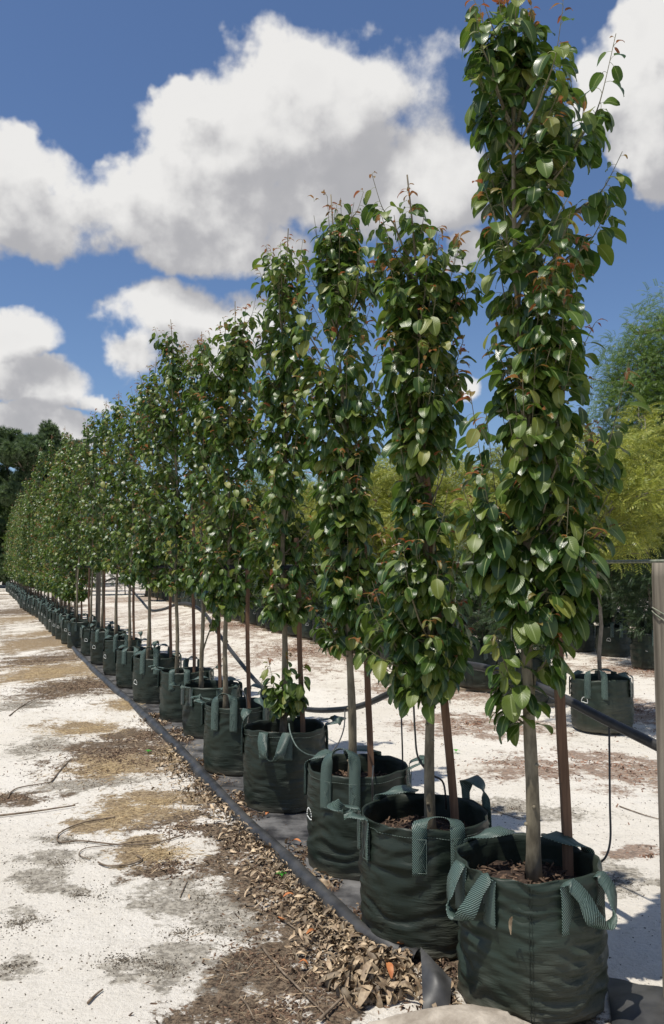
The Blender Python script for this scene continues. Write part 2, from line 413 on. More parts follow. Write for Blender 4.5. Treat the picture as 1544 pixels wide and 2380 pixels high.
# ------------------------------------------------------------------ ground
def gz(x, y):
    return (.010 * np.sin(x * 1.9 + .6 * y + 1.0) + .008 * np.sin(2.7 * y - 1.1 * x) + .006 * np.sin(4.3 * x + 3.1 * y + 2)) * np.clip((np.hypot(x, y) < 40), 0, 1)
ZK = {'m': 0, 's': 1, 'r': 2, 'g': 3}
ZPX = [('s', 300, 1905, 115, 42), ('s', 385, 1868, 70, 24), ('s', 375, 1990, 62, 22), ('s', 110, 1565, 110, 22), ('s', 250, 1790, 100, 26),
       ('s', 190, 1695, 95, 18), ('s', 60, 1500, 90, 16), ('s', 30, 1440, 70, 12), ('s', 130, 1470, 80, 12), ('s', 300, 1640, 60, 16), ('s', 420, 1750, 50, 22),
       ('m', 270, 1765, 130, 46), ('m', 500, 1835, 60, 60), ('m', 60, 1420, 90, 16), ('m', 110, 1490, 110, 18), ('m', 180, 1600, 110, 24), ('m', 90, 1535, 80, 12),
       ('m', 560, 1965, 60, 60), ('m', 620, 2060, 85, 80), ('m', 700, 2120, 105, 70), ('m', 640, 2235, 130, 55), ('m', 780, 2300, 200, 90),
       ('m', 560, 2330, 120, 55), ('m', 420, 1930, 60, 30), ('m', 400, 2010, 50, 26), ('m', 640, 2360, 160, 60), ('m', 850, 2220, 110, 60), ('m', 330, 1715, 70, 26), ('m', 60, 1850, 80, 12),
       ('g', 470, 2085, 110, 60), ('g', 510, 2160, 80, 50), ('g', 130, 2015, 95, 26), ('g', 140, 2060, 95, 26), ('g', 180, 2085, 80, 18),
       ('g', 290, 2240, 95, 28), ('g', 390, 2255, 60, 28), ('g', 50, 2150, 70, 28), ('g', 30, 2250, 70, 18), ('g', 90, 1740, 90, 20), ('g', 60, 1640, 80, 14),
       ('g', 220, 1830, 130, 18), ('g', 150, 1960, 110, 14), ('g', 420, 2170, 60, 30), ('g', 560, 2250, 90, 40), ('g', 1430, 2050, 140, 40), ('g', 1200, 1880, 180, 24),
       ('r', 840, 1512, 190, 34), ('r', 1010, 1600, 150, 34), ('r', 1250, 1790, 170, 34), ('r', 1450, 1795, 130, 50), ('r', 1480, 1655, 80, 40), ('r', 690, 1515, 120, 22),
       ('r', 1110, 1690, 190, 26), ('r', 1510, 1990, 70, 20), ('r', 560, 1455, 160, 14), ('r', 360, 1392, 140, 10), ('r', 1300, 1625, 90, 16), ('r', 1500, 1560, 120, 24), ('r', 1330, 1500, 120, 14)]
ZN = []
for kd, px, py, rx, ry in ZPX:
    c = ground(px, py); a = ground(px, py - ry); b = ground(px, py + ry); e = ground(px + rx, py)
    ZN.append((ZK[kd], c.x, (a.y + b.y) / 2, e.x - c.x, (a.y - b.y) / 2))
ROW = [ground(1234, 2440).xy, ground(190, 1509).xy]
def vnoise(x, y, f, seed):
    x = x * f + seed * 17.3; y = y * f - seed * 9.1; i = np.floor(x); j = np.floor(y); u = x - i; v = y - j
    u = u * u * (3 - 2 * u); v = v * v * (3 - 2 * v)
    h = lambda a, b: np.modf(np.abs(np.sin(a * 127.1 + b * 311.7 + seed * 74.7) * 43758.5453))[0]
    return (h(i, j) * (1 - u) + h(i + 1, j) * u) * (1 - v) + (h(i, j + 1) * (1 - u) + h(i + 1, j + 1) * u) * v - .5
def fb(x, y, f, seed): return vnoise(x, y, f, seed) + .55 * vnoise(x, y, f * 2.1, seed + 1) + .3 * vnoise(x, y, f * 4.3, seed + 2)
def zones(x, y):
    x0 = x; wx = .30 * fb(x, y, 1.8, 1); wy = .34 * fb(x, y, 1.8, 5); y0 = y; sp1 = fb(x, y, 4.5, 9); sp2 = fb(x, y, 14, 13); x = x + wx; y = y + wy
    out = [np.zeros_like(x) for _ in range(4)]
    for k_, cx, cy, rx, ry in ZN:
        d = np.sqrt(((x - cx) / rx) ** 2 + ((y - cy) / ry) ** 2)
        out[k_] = np.maximum(out[k_], np.clip((1.7 - d) * .95 + .5 * sp1 + .35 * sp2, 0, 1) * np.clip((2.3 - d) * 1.2, 0, 1))
    x = x0; y = y0
    # dark litter strip under the row of bags
    xr = rowx(y); d = (x - xr)
    strip = np.clip(1.5 - np.abs(d - .0) / .26, 0, 1) * np.clip((y - 2.3) * 2, 0, 1)
    out[0] = np.maximum(out[0], strip * .95)
    far = np.clip((y - 6.5) / 6, 0, 1) * np.clip(.75 + 1.2 * sp1, 0, 1)
    out[0] = np.maximum(out[0], far * .8 * (x < xr)); out[2] = np.maximum(out[2], far * .88 * (x > xr)); out[1] = np.maximum(out[1], far * .55 * (x < xr))
    return out
RX = [(-5, 3.9), (2.9, .69), (3.4, .39), (4.3, .11), (5.3, -.3), (6.3, -.71), (8.2, -1.46), (10.5, -2.45), (12.6, -3.4), (15.3, -4.62), (60, -23.0), (400, -165)]
def rowx(y): return np.interp(y, [a for a, _ in RX], [b for _, b in RX])
def axis(fine0, fine1, st, lo, hi, gr=1.09):
    a = list(np.arange(fine0, fine1, st)); s = st; v = a[-1]
    while v < hi: s *= gr; v += s; a.append(v)
    s = st; v = a[0]; pre = []
    while v > lo: s *= gr; v -= s; pre.append(v)
    return np.array(pre[::-1] + a)
xs = axis(-2.6, 2.4, .035, -400, 400); ys = axis(2.2, 8.5, .035, -60, 900, 1.06)
GX, GY = np.meshgrid(xs, ys); V = np.stack([GX, GY, gz(GX, GY)], -1).reshape(-1, 3)
nx, ny = len(xs), len(ys); I = np.arange(nx * ny).reshape(ny, nx)
F = np.stack([I[:-1, :-1], I[:-1, 1:], I[1:, 1:], I[1:, :-1]], -1).reshape(-1, 4)
gme = mesh_np('ground', V, [F], [M['ground']])
zc = np.stack(zones(V[:, 0], V[:, 1]), -1).astype(np.float32)
at = gme.attributes.new('zone', 'FLOAT_COLOR', 'POINT'); at.data.foreach_set('color', zc.ravel())
tag(link('ground', gme), 'pale sandy nursery ground with patches of mulch, straw and grey soil', kind='structure')

# ------------------------------------------------------------------ planter bags
def bag_body(seed, R0, H, seg, rows, wr=1.0, soil=.40, sx=1.0):
    nz = lambda *p: mn.noise(Vector(p))
    rings = []
    zs = [0.0, .012] + [H * (i + 1) / rows for i in range(rows)]
    V = []; n = seg
    def rim(a): return H + .014 * nz(math.cos(a) * 1.3 + seed, math.sin(a) * 1.3, 3.1) + .006 * nz(math.cos(a) * 4, math.sin(a) * 4, seed)
    def rad(a, z, t):
        ca, sa = math.cos(a), math.sin(a)
        r = R0 * (1 + .035 * math.sin(math.pi * min(t, 1)) + .035 * nz(ca * 1.1 + seed * 3, sa * 1.1, z * 2.4))
        f = nz(ca * 1.5 + seed, sa * 1.5, z * 23 + 1.6 * nz(ca * 1.7, sa * 1.7 + seed, z * 4))
        f2 = nz(ca * 4.5 + seed, sa * 4.5, z * 46 + 5)
        r += wr * (.012 * (1 - abs(f) * 2.2) * (.35 + .65 * max(0, nz(ca * 1.3, sa * 1.3 + seed, z * 3.0) + .45)) + .003 * f2)
        r += .006 * nz(ca * 3, sa * 3, z * 9 + seed)
        if t > .93: r += .003
        return r
    for zi, z in enumerate(zs):
        t = z / H
        for j in range(n):
            a = 2 * math.pi * j / n; zz = z * (rim(a) / H)
            r = rad(a, zz, t) * (.955 if zi == 0 else (.985 if zi == 1 else 1))
            V.append((r * math.sin(a) * sx, -r * math.cos(a), zz))
    for z in (H - .006, H - .03, H - .06, soil - .03):
        for j in range(n):
            a = 2 * math.pi * j / n; zz = z * (rim(a) / H)
            r = rad(a, zz, min(z / H, .92)) - .006 + (.008 * nz(math.cos(a) * 5, math.sin(a) * 5, z * 20 + seed) if z < H - .01 else 0)
            V.append((r * math.sin(a) * sx, -r * math.cos(a), zz))
    L = len(zs) + 4
    Q = [(i * n + j, i * n + (j + 1) % n, (i + 1) * n + (j + 1) % n, (i + 1) * n + j) for i in range(L - 1) for j in range(n)]
    V.append((0, 0, 0.0)); T = [(len(V) - 1, (j + 1) % n, j) for j in range(n)]
    return V, Q, T, rim, rad

def soil_mesh(seed, r, z, seg=36, rg=8, sx=1.0):
    V = [(0, 0, z + .02)]; Q = []; T = []
    for i in range(1, rg + 1):
        for j in range(seg):
            a = 2 * math.pi * j / seed if False else 2 * math.pi * j / seg; q = r * i / rg
            x, y = q * math.sin(a) * sx, -q * math.cos(a)
            V.append((x, y, z + .016 * mn.noise(Vector((x * 14, y * 14, seed))) + .010 * mn.noise(Vector((x * 45, y * 45, seed))) + .02 * (1 - i / rg)))
    for j in range(seg): T.append((0, 1 + j, 1 + (j + 1) % seg))
    for i in range(rg - 1):
        for j in range(seg): Q.append((1 + i * seg + j, 1 + (i + 1) * seg + j, 1 + (i + 1) * seg + (j + 1) % seg, 1 + i * seg + (j + 1) % seg))
    b = MB(); b.add(V, Q, T); return b.mesh('soil', [M['soil']])

def chip_base(l, w, h):
    b = MB(); b.add([(-l, -w, 0), (l * .8, -w * .7, 0), (l, w, 0), (-l * .8, w * .6, 0), (-l * .5, 0, h), (l * .6, 0, h * .8)],
                    [(0, 1, 5, 4), (2, 3, 4, 5)], [(1, 2, 5), (3, 0, 4)]); return base_of(b)
CHIPS = [chip_base(.011, .004, .005), chip_base(.007, .005, .004), chip_base(.017, .003, .004)]
def Ms_of(P, scale, tilt=.35, flat=True):
    n = len(P); out = np.zeros((n, 4, 4)); out[:, 3, 3] = 1
    for i in range(n):
        m = Euler((random.gauss(0, tilt), random.gauss(0, tilt), random.uniform(0, 6.283))).to_matrix()
        out[i, :3, :3] = np.array(m) * scale[i]; out[i, :3, 3] = P[i]
    return out

WEB_W = .058
def handle_mesh(th, R0, H, state, rim, sx=1.0, spread=None, stitch=False):
    """strap sewn on at both ends; th = angle round the bag, 0 facing -Y"""
    dl = spread or .070 / R0
    def at(a, r, z): return Vector((r * math.sin(a) * sx, -r * math.cos(a), z))
    tv = Vector((math.cos(th), math.sin(th), 0)); rv = Vector((math.sin(th), -math.cos(th), 0)); up = Vector((0, 0, 1))
    zr = (rim(th - dl) + rim(th + dl)) / 2
    off = R0 * 1.03 + .012
    a0 = th - dl; b0 = th + dl
    lg = [at(a0, off, zr - .165), at(a0, off + .001, zr - .11), at(a0, off, zr - .05), at(a0, off - .002, zr - .004)]
    rg = [at(b0, off, zr - .165), at(b0, off + .001, zr - .11), at(b0, off, zr - .05), at(b0, off - .002, zr - .004)]
    A, B = lg[-1], rg[-1]; C = (A + B) / 2
    hw = (B - A).length / 2
    mid = []; W = []
    prof = {'up': (.105, -.015, 0), 'tall': (.135, -.01, .01), 'low': (.045, -.035, 0), 'out': (.045, .10, 0), 'side': (.02, .115, -.035),
            'in': (.05, -.09, 0), 'down': (-.155, .072, -.01), 'down2': (-.145, .066, .03)}[state]
    K = 11
    for i in range(1, K):
        t = i / K; ang = math.pi * t; s = math.sin(ang); c = -math.cos(ang)
        if state.startswith('down'):
            # over the rim, out and then hanging
            z = .018 * math.sin(min(1, t * 6) * math.pi if t < .5 else min(1, (1 - t) * 6) * math.pi) + prof[0] * (s ** .7 if s > 0 else 0)
            p = C + tv * (hw * c * (1 - .25 * s) + prof[2]) + rv * (prof[1] * min(1, s * 1.5) * .9 + .006) + up * z
        else:
            p = C + tv * (hw * c * (1 + .1 * s) + prof[2] * s) + rv * prof[1] * s ** 1.3 + up * prof[0] * s ** .8
        mid.append(p)
        f = min(1, max(0, (s - .25) / .75)) ** 1.2
        sgn = 1 if t < .5 else -1
        W.append((tv * sgn * (1 - f) + (rv * .9 + up * .25) * f).normalized() if t != .5 else rv)
    pts = lg + mid + rg[::-1]
    wid = [tv] * 4 + W + [-tv] * 4
    # smooth a little
    P2 = spline(pts, 3); W2 = []
    for i in range(len(wid) - 1):
        for k in range(3): W2.append(wid[i].lerp(wid[i + 1], k / 3))
    W2.append(wid[-1])
    b = MB(); b.ribbon(P2, W2, WEB_W, .0025)
    st = None
    if stitch:
        st = MB()
        for a in (a0, b0):
            da = WEB_W * .42 / R0
            def q(u, z): return at(a + da * u, off + .0035, zr + z)
            for (u0, z0, u1, z1) in ((-1, -.155, 1, -.155), (-1, -.03, 1, -.03), (-1, -.155, 1, -.03), (1, -.155, -1, -.03), (-1, -.155, -1, -.03), (1, -.155, 1, -.03)):
                st.tube([q(u0 + (u1 - u0) * t / 4, z0 + (z1 - z0) * t / 4) for t in range(5)], .0011, 4, False)
    return b, st

def emblem(th, z, off, s=1.0, sx=1.0):
    def at(u, v): a = th + u * s / off; return Vector((off * math.sin(a) * sx, -off * math.cos(a), z + v * s))
    b = MB()
    K = 11
    arc = [at(-.032 * math.cos(math.pi * i / 22), .042 * math.sin(math.pi * i / 22) ** .9) for i in range(23)]
    rv = Vector((math.sin(th), -math.cos(th), 0))
    for i in range(0, 22, 2):                         # lettering round the arch, too small to read: one stroke each
        p, q = arc[i], arc[i + 1]; d = (q - p).normalized(); w = rv.cross(d)
        b.ribbon([p, p.lerp(q, 1.35)], [w, w], .0085 * s, .0012)
    bar = [at(-.034 + .068 * i / 6, -.005 + .0035 * math.sin(i * 1.05)) for i in range(7)]
    b.ribbon(bar, [Vector((0, 0, 1))] * 7, .0075 * s, .0012)
    return b.mesh('emblem', [M['white']])

ORD = ['first', 'second', 'third', 'fourth', 'fifth', 'sixth', 'seventh', 'eighth', 'ninth', 'tenth', 'eleventh', 'twelfth', 'thirteenth', 'fourteenth']
def make_bag(loc, label, group, seed, handles, R0=.245, H=.475, seg=64, rows=22, wr=1.0, soil=.405, emb=(), stitch=False, chips=False, seam=None, rz=0.0):
    e = empty('planter_bag', loc, label, 'planter bag', group, rz)
    V, Q, T, rim, rad = bag_body(seed, R0, H, seg, rows, wr, soil)
    b = MB(); b.add(V, Q, T); kid('body', b.mesh('body', [M['fabric']]), e)
    s = kid('soil', soil_mesh(seed, R0 * .99, soil), e)
    if chips:
        P = []
        for i in range(260):
            q = R0 * .93 * math.sqrt(random.random()); a = random.uniform(0, 6.283); P.append((q * math.sin(a), -q * math.cos(a), soil + .012 + .02 * (1 - q / R0)))
        c = kid('bark_chips', instances('bark_chips', CHIPS, np.random.randint(0, 3, 260), Ms_of(np.array(P), np.random.uniform(.5, 1.5, 260), .6), [M['chip']]), s)
        c['kind'] = 'stuff'
    for th, stt in handles:
        hb, st = handle_mesh(R(th), R0, H, stt, rim, stitch=stitch)
        h = kid('handle', hb.mesh('handle', [M['web']]), e)
        if st: kid('stitching', st.mesh('stitching', [M['thread']]), h)['kind'] = 'stuff'
    for th, z in emb: kid('emblem', emblem(R(th), z, R0 * 1.045 + .008), e)
    if stitch:                                         # hem stitch line below the rim
        hb = MB(); k = 150
        for j in range(k):
            a = 2 * math.pi * j / k; a2 = 2 * math.pi * (j + .72) / k
            pp = []
            for t in (a, a2):
                z = (H - .032) * rim(t) / H; r = rad(t, z, (H - .032) / H) + .0018
                pp.append(Vector((r * math.sin(t), -r * math.cos(t), z)))
            hb.tube(pp, .0011, 4, False)
        kid('hem_stitching', hb.mesh('hem_stitching', [M['thread']]), e)['kind'] = 'stuff'
    if seam is not None:
        sb = MB()
        for d_ in (-.018, .018):
            pp = []
            for i in range(40):
                z = .01 + (H - .02) * i / 39; t = seam + d_; r = rad(t, z, z / H) + .001
                pp.append(Vector((r * math.sin(t), -r * math.cos(t), z * rim(t) / H)))
            sb.tube(pp, .0022, 5, False)
        kid('seam', sb.mesh('seam', [M['fabric']]), e)
    return e

# px of bag centre, base-front row (display pixels of the photograph), handles (angle, state)
BAGPX = [(1234, 2402), (989, 2235), (834, 2045), (661, 1893), (554, 1802), (492, 1722), (432, 1681), (363, 1641), (318, 1601), (284, 1573), (250, 1549), (224, 1527), (190, 1509)]
HND = [[(-47, 'down'), (46, 'down2'), (140, 'in'), (-140, 'in')],
       [(12, 'low'), (-74, 'side'), (122, 'up'), (210, 'in')],
       [(-20, 'tall'), (84, 'out'), (175, 'in'), (-115, 'in')],
       [(-12, 'down'), (-98, 'up'), (104, 'side'), (172, 'in')],
       [(-24, 'up'), (62, 'in'), (150, 'up'), (-110, 'side')],
       [(-60, 'side'), (30, 'side'), (120, 'in'), (210, 'in')],
       [(-15, 'low'), (75, 'out'), (165, 'up'), (-105, 'side')],
       [(-18, 'tall'), (72, 'low'), (162, 'up'), (-108, 'in')],
       [(-20, 'in'), (70, 'up'), (160, 'up'), (-110, 'in')],
       [(-5, 'up'), (85, 'up'), (175, 'low'), (-95, 'in')],
       [(-20, 'low'), (70, 'side'), (160, 'up'), (-110, 'up')],
       [(10, 'side'), (100, 'up'), (190, 'up'), (-80, 'low')],
       [(-40, 'side'), (50, 'up'), (140, 'up'), (-130, 'in')]]
EMB = {2: [(-67, .265)], 7: [(-58, .22)], 9: [(-62, .24)], 10: [(-50, .25)], 11: [(-40, .26)], 12: [(-55, .25)]}
BAGLAB = ['dark green planter bag with two drooping strap handles, standing behind the pale rock',
          'dark green planter bag with soil showing and a strap folded flat on its front rim',
          'dark green planter bag with an upright striped strap loop and a white arched emblem',
          'dark green planter bag with strap hanging down its front and a pale tube',
          'dark green planter bag with an upright strap and a deep horizontal crease around its middle',
          'slumped dark green planter bag with floppy rim, squeezed behind the creased one']
bag_pos = []
for i, (px, py) in enumerate(BAGPX):
    f = ground(px, py); d = Vector((f.x, f.y, 0)).normalized(); c = f + d * .245; c.z = gz(c.x, c.y) + .002
    bag_pos.append(c)
bags = []
for i, c in enumerate(bag_pos):
    lab = BAGLAB[i] if i < 6 else f'dark green planter bag, {ORD[i]} in the front row counting from the thick timber post'
    az = math.atan2(c.x, c.y)                          # turn so that angle 0 looks at the path
    near = i < 5
    H = [.47, .49, .50, .49, .485, .44][i] if i < 6 else .48 + .02 * math.sin(i * 2.1)
    bags.append(make_bag(c, lab, 'planter bags of the front row', i * 1.7 + .3, HND[i], R0=[.236, .252, .250, .25, .248, .245][i] if i < 6 else .245, H=H,
                         seg=144 if i == 0 else (112 if near else 64), rows=64 if i == 0 else (48 if near else 26), wr=1.9 if i == 0 else (1.2 if i in (1, 6) else .8),
                         soil=H - .105, emb=EMB.get(i, ()), stitch=i in (1, 2, 3, 4), chips=near, seam=.02 if i == 0 else None, rz=-az))
far_c = []
p = bag_pos[-1].copy(); k_ = 0
while p.y < 50:
    p = p + Vector((-.392 + random.uniform(-.05, .05), .92, 0)); q = p.copy(); q.z = .002
    if not (30.5 < p.y < 32.0): far_c.append(q)
protos = bags[6:12]
for q in far_c:
    o = copy_tree(random.choice(protos)); o.location = q; o.rotation_euler[2] += random.uniform(-.3, .3)
    tag(o, 'small dark green planter bag in the crowded far end of the front row', group='far planter bags of the front row')
    bags.append(o)

# ------------------------------------------------------------------ pear leaves
def leaf_base(L, W, e0, e1, e2, fold, wave, ph, nr=6, nc=4, pet=.38, young=False, lat=0.0):
    """petiole leaves the twig at elevation e0, blade starts at e1 and ends at e2 (radians above horizontal)"""
    b = MB(); P = Vector((0, 0, 0)); pts = [P.copy()]; K = 4
    for i in range(K):
        e = e0 + (e1 - e0) * ((i + .5) / K) ** 1.6; P = P + Vector((0, math.cos(e), math.sin(e))) * (pet * L / K); pts.append(P.copy())
    b.tube(pts[::2] if not nr > 5 else pts, .0011 if not young else .0009, 3, False, m=1)
    V = []; uv = []
    for r in range(nr + 1):
        t = r / nr; e = e1 + (e2 - e1) * t
        w = W * L * (max(t, .0) ** .5) * (max(1 - t, 0) ** .72) * 1.02
        if r == 0: w = .004 * L / .08
        nrm = Vector((0, -math.sin(e), math.cos(e)))
        for c in range(nc + 1):
            s = -1 + 2 * c / nc
            bend = fold * abs(s) * w + wave * L * math.sin(t * 8 + ph + (1.7 if s > 0 else 0)) * s * s
            V.append(P + Vector((s * w + lat * L * t * t, 0, 0)) + nrm * bend); uv.append(((s + 1) / 2, t))
        P = P + Vector((0, math.cos(e), math.sin(e))) * (L / nr)
    Q = [(r * (nc + 1) + c, r * (nc + 1) + c + 1, (r + 1) * (nc + 1) + c + 1, (r + 1) * (nc + 1) + c) for r in range(nr) for c in range(nc)]
    b.add(V, Q, (), uv, 0)
    return b
def leaf_set(nr, nc):
    rr = random.Random(11); mature = []; young = []
    for i in range(12):
        e1 = rr.uniform(-.9, .1); e2 = e1 - rr.uniform(.5, 1.3)
        mature.append(leaf_base(.083 * rr.uniform(.85, 1.12), rr.uniform(.60, .76), rr.uniform(.2, .9), e1, e2, rr.uniform(.05, .35), rr.uniform(.01, .045), rr.uniform(0, 6), nr, nc, rr.uniform(.3, .5), lat=rr.uniform(-.12, .12)))
    for i in range(5):
        young.append(leaf_base(.046 * rr.uniform(.7, 1.2), rr.uniform(.36, .5), rr.uniform(.6, 1.2), rr.uniform(-.5, .9), rr.uniform(-1.2, .3), rr.uniform(.3, .6), .03, rr.uniform(0, 6), nr, nc, .4, True))
    return mature, young
MAT_M = [M['leaf'], M['petiole']]; MAT_Y = [M['young'], M['petiole']]
hi_m, hi_y = leaf_set(8, 4); lo_m, lo_y = leaf_set(4, 2)
HIB_M = [b.mesh('leaf', MAT_M) for b in hi_m]; HIB_Y = [b.mesh('young_leaf', MAT_Y) for b in hi_y]
LO_ALL = [base_of(b) for b in lo_m] + [base_of(b) for b in lo_y]
for i in range(12, 17):                                   # young leaves use material slot 2
    V_, a, b_, u_, m4, m3 = LO_ALL[i]; LO_ALL[i] = (V_, a, b_, u_, np.where(m4 == 0, 2, m4), m3)
MID_ALL = [base_of(b) for b in hi_m] + [base_of(b) for b in hi_y]
for i in range(12, 17):
    V_, a, b_, u_, m4, m3 = MID_ALL[i]; MID_ALL[i] = (V_, a, b_, u_, np.where(m4 == 0, 2, m4), m3)
MAT3 = [M['leaf'], M['petiole'], M['young']]

def pear_tree(base, prof, top, label, group, seed, nleaf, nobj, extra=(), ls=1.0, rb=.022, hi=True, young=.10):
    """prof: (z, xl, xr) in metres (x relative to base.x); top = (x, z)"""
    rr = random.Random(seed)
    e = empty('pear_tree', base, label, 'tree', group)
    prof = sorted(prof); PZ = [q[0] for q in prof]; PL = [q[1] for q in prof]; PR = [q[2] for q in prof]
    z0, z1 = PZ[0], PZ[-1]; topx, topz = top[0], top[1]
    ph = rr.uniform(0, 6)
    def tx(z): t = z / topz; return topx * max(t, 0) ** 2.2 + .010 * math.sin(z * 4.1 + ph) * min(1, z * 2)
    def ty(z): return .010 * math.sin(z * 3.3 + ph * 2) * min(1, z * 2)
    K = 26 if hi else 12
    tp = [Vector((tx(topz * i / K), ty(topz * i / K), -.03 + (topz + .03) * i / K)) for i in range(K + 1)]
    topz -= .05
    tr = [rb * (1 + .16 * mn.noise(Vector((i * .9, seed, 0)))) * max(.10, (1 - .93 * (i / K) ** .8)) + .0012 for i in range(K + 1)]
    tr[0] *= 1.3
    b = MB(); b.tube(tp, tr, 12 if hi else 6)
    if hi:
        for q in range(7):                              # knots where lower shoots were cut
            z = rr.uniform(.1, .8); a = rr.uniform(0, 6.28); rk = np.interp(z, [v.z for v in tp], tr)
            c = Vector((tx(z), ty(z), z)); d = Vector((math.cos(a), math.sin(a), .35))
            b.tube([c, c + d * (rk + .007)], [.011, .006], 6)
    kid('trunk', b.mesh('trunk', [M['bark']]), e)
    leaves = []                                           # (x,y,z,az,tilt,scale,young)
    def inside(x, y, z):
        if z < z0 or z > z1 + .06: return False
        xl = np.interp(z, PZ, PL); xr = np.interp(z, PZ, PR); cx = (xl + xr) / 2; hw = max((xr - xl) / 2, .02); hd = min(max(hw, .08), .23)
        return ((x - cx) / hw) ** 2 + (y / hd) ** 2 < 1.0
    wood = MB(); nb = 0
    def grow(A, B, free=False, step=.024, r0=.006, dens=1.0, t0=.22, into=None):
        nonlocal nb
        A = Vector(A); B = Vector(B); h = B - A; L = h.length
        Mid = A + Vector((h.x * .62, h.y * .62, h.z * .42)); pts = spline([A, A.lerp(Mid, .55) + Vector((0, 0, -.01)), Mid, B], 5)
        if into is not None: into.tube(pts, [max(.0014, r0 * (1 - i / len(pts))) for i in range(len(pts))], 6, False)
        elif nb < (90 if hi else 14): wood.tube(pts, [max(.0014, r0 * (1 - i / len(pts))) for i in range(len(pts))], 5 if hi else 3, False); nb += 1
        n = int(L * (1 - t0) / step * dens) + 1; ga = rr.uniform(0, 6.28)
        for i in range(n):
            t = t0 + (1 - t0) * (i + rr.random() * .6) / n; f = t * (len(pts) - 1); j = min(int(f), len(pts) - 2); P = pts[j].lerp(pts[j + 1], f - j)
            oa = math.atan2(P.y - ty(max(P.z, 0)), P.x - tx(max(P.z, 0)))
            for q in range(1 if rr.random() < .6 else 2):
                ga += 2.4
                az = ga if rr.random() < .45 else oa + rr.gauss(0, .8)
                yg = t > 1 - min(.09, .05 / L) * 1.2 and rr.random() < .85
                if free or inside(P.x + .045 * math.cos(az), P.y + .045 * math.sin(az), P.z - .035):
                    s = ls * rr.uniform(.72, 1.12) * (1.0 if not yg else rr.uniform(.7, 1.2)) * (1 if t < .8 or yg else .8)
                    leaves.append((P.x, P.y, P.z, az, rr.gauss(0, .22), rr.gauss(0, .25), s, yg))
        tip = pts[-1]
        if free or inside(tip.x, tip.y, tip.z - .03):
            for q in range(2 if rr.random() < young * 6 else 0): leaves.append((tip.x, tip.y, tip.z, rr.uniform(0, 6.28), rr.gauss(0, .3), rr.gauss(0, .3), ls * rr.uniform(.7, 1.1), True))
    for A, B, dn in extra:
        zs_ = max(.15, A[2] - .22 - .4 * abs(A[0] - tx(A[2]))); bw = MB(); bw.tube(spline([Vector((tx(zs_), ty(zs_), zs_)), Vector((tx(zs_) * .5 + A[0] * .5, A[1] * .5, zs_ * .45 + A[2] * .55)), Vector(A)], 4), [.0085 - .0003 * i for i in range(9)], 5, False)
        grow(A, B, True, .024, .0062, dn * 1.25, .0, bw); kid('branch', bw.mesh('branch', [M['twig']]), e)
    for q in range(12 if hi else 6):                     # shoots that stick out of the column
        z = rr.uniform(z0 + .25, z1 - .05); xl = np.interp(z, PZ, PL); xr = np.interp(z, PZ, PR); cx = (xl + xr) / 2; hw = max((xr - xl) / 2, .04); hd = min(max(hw, .08), .23); a = rr.uniform(0, 6.28)
        A = Vector((cx + hw * .65 * math.cos(a), hd * .65 * math.sin(a), z)); B = A + Vector((math.cos(a) * rr.uniform(.04, .11), math.sin(a) * rr.uniform(.03, .09), rr.uniform(.14, .26)))
        zt = max(.1, z - .2); wood.tube([Vector((tx(zt), ty(zt), zt)), Vector((tx(zt), ty(zt), zt)).lerp(A, .6) + Vector((0, 0, -.02)), A], [.006, .005, .004], 5, False)
        grow(A, B, True, .028, .004, 1.0, .0)
    guard = 0
    while len(leaves) < nleaf * 1.9 and guard < 6000:
        guard += 1
        z = rr.uniform(z0, z1 + .03); xl = np.interp(z, PZ, PL); xr = np.interp(z, PZ, PR); cx = (xl + xr) / 2; hw = (xr - xl) / 2
        if rr.random() > max(.3, hw / .20): continue
        q = math.sqrt(rr.uniform(.0, 1)) if rr.random() < .3 else rr.uniform(.72, 1.02); a = rr.uniform(0, 6.28); hd = min(max(hw, .08), .23)
        B = (cx + hw * q * math.cos(a), hd * q * math.sin(a), z)
        za = max(min(z - .06, z0 + rr.uniform(0, .1)), z - rr.uniform(.14, .50)); za = min(za, topz * .97)
        grow((tx(za), ty(za), za), B)
    for q in range(26):                                  # leaves set straight on the leader
        z = topz - .55 * (q / 26) ** 1.1 - .03
        for w_ in range(2): leaves.append((tx(z), ty(z), z, q * 2.4 + w_ * 3.0, rr.gauss(0, .2), rr.gauss(0, .2), ls * rr.uniform(.6, .95), q < 3))
    for q in range(4):                                   # leader tip
        leaves.append((tx(topz), ty(topz), topz - .012 * q, q * 1.7, rr.gauss(0, .3), .2, ls * rr.uniform(.6, .9), True))
    if wood.V: kid('branches', wood.mesh('branches', [M['twig']]), e)['kind'] = 'stuff'
    # the leaves that show largest stay single objects, the rest is one mass
    d = [(-(l[1] + base.y) + .25 * rr.random(), i) for i, l in enumerate(leaves)]; d.sort(reverse=True)
    single = set(i for _, i in d[:nobj])
    Ms = []; ix = []
    for i, (x, y, z, az, t1, t2, s, yg) in enumerate(leaves):
        rot = Matrix.Rotation(az - math.pi / 2, 3, 'Z') @ Matrix.Rotation(t1, 3, 'Y') @ Matrix.Rotation(t2, 3, 'X')
        m = rot.to_4x4(); m = Matrix.Translation((x, y, z)) @ m @ Matrix.Scale(s, 4)
        v = rr.randrange(5) if yg else rr.randrange(12)
        if i in single:
            o = link('leaf', HIB_Y[v] if yg else HIB_M[v], e); o.matrix_local = m
        else:
            Ms.append(np.array(m)); ix.append(v + (12 if yg else 0))
    if Ms:
        f = kid('foliage', instances('foliage', MID_ALL if hi == 2 else LO_ALL, np.array(ix), np.array(Ms), MAT3), e); f['kind'] = 'stuff'
    return e

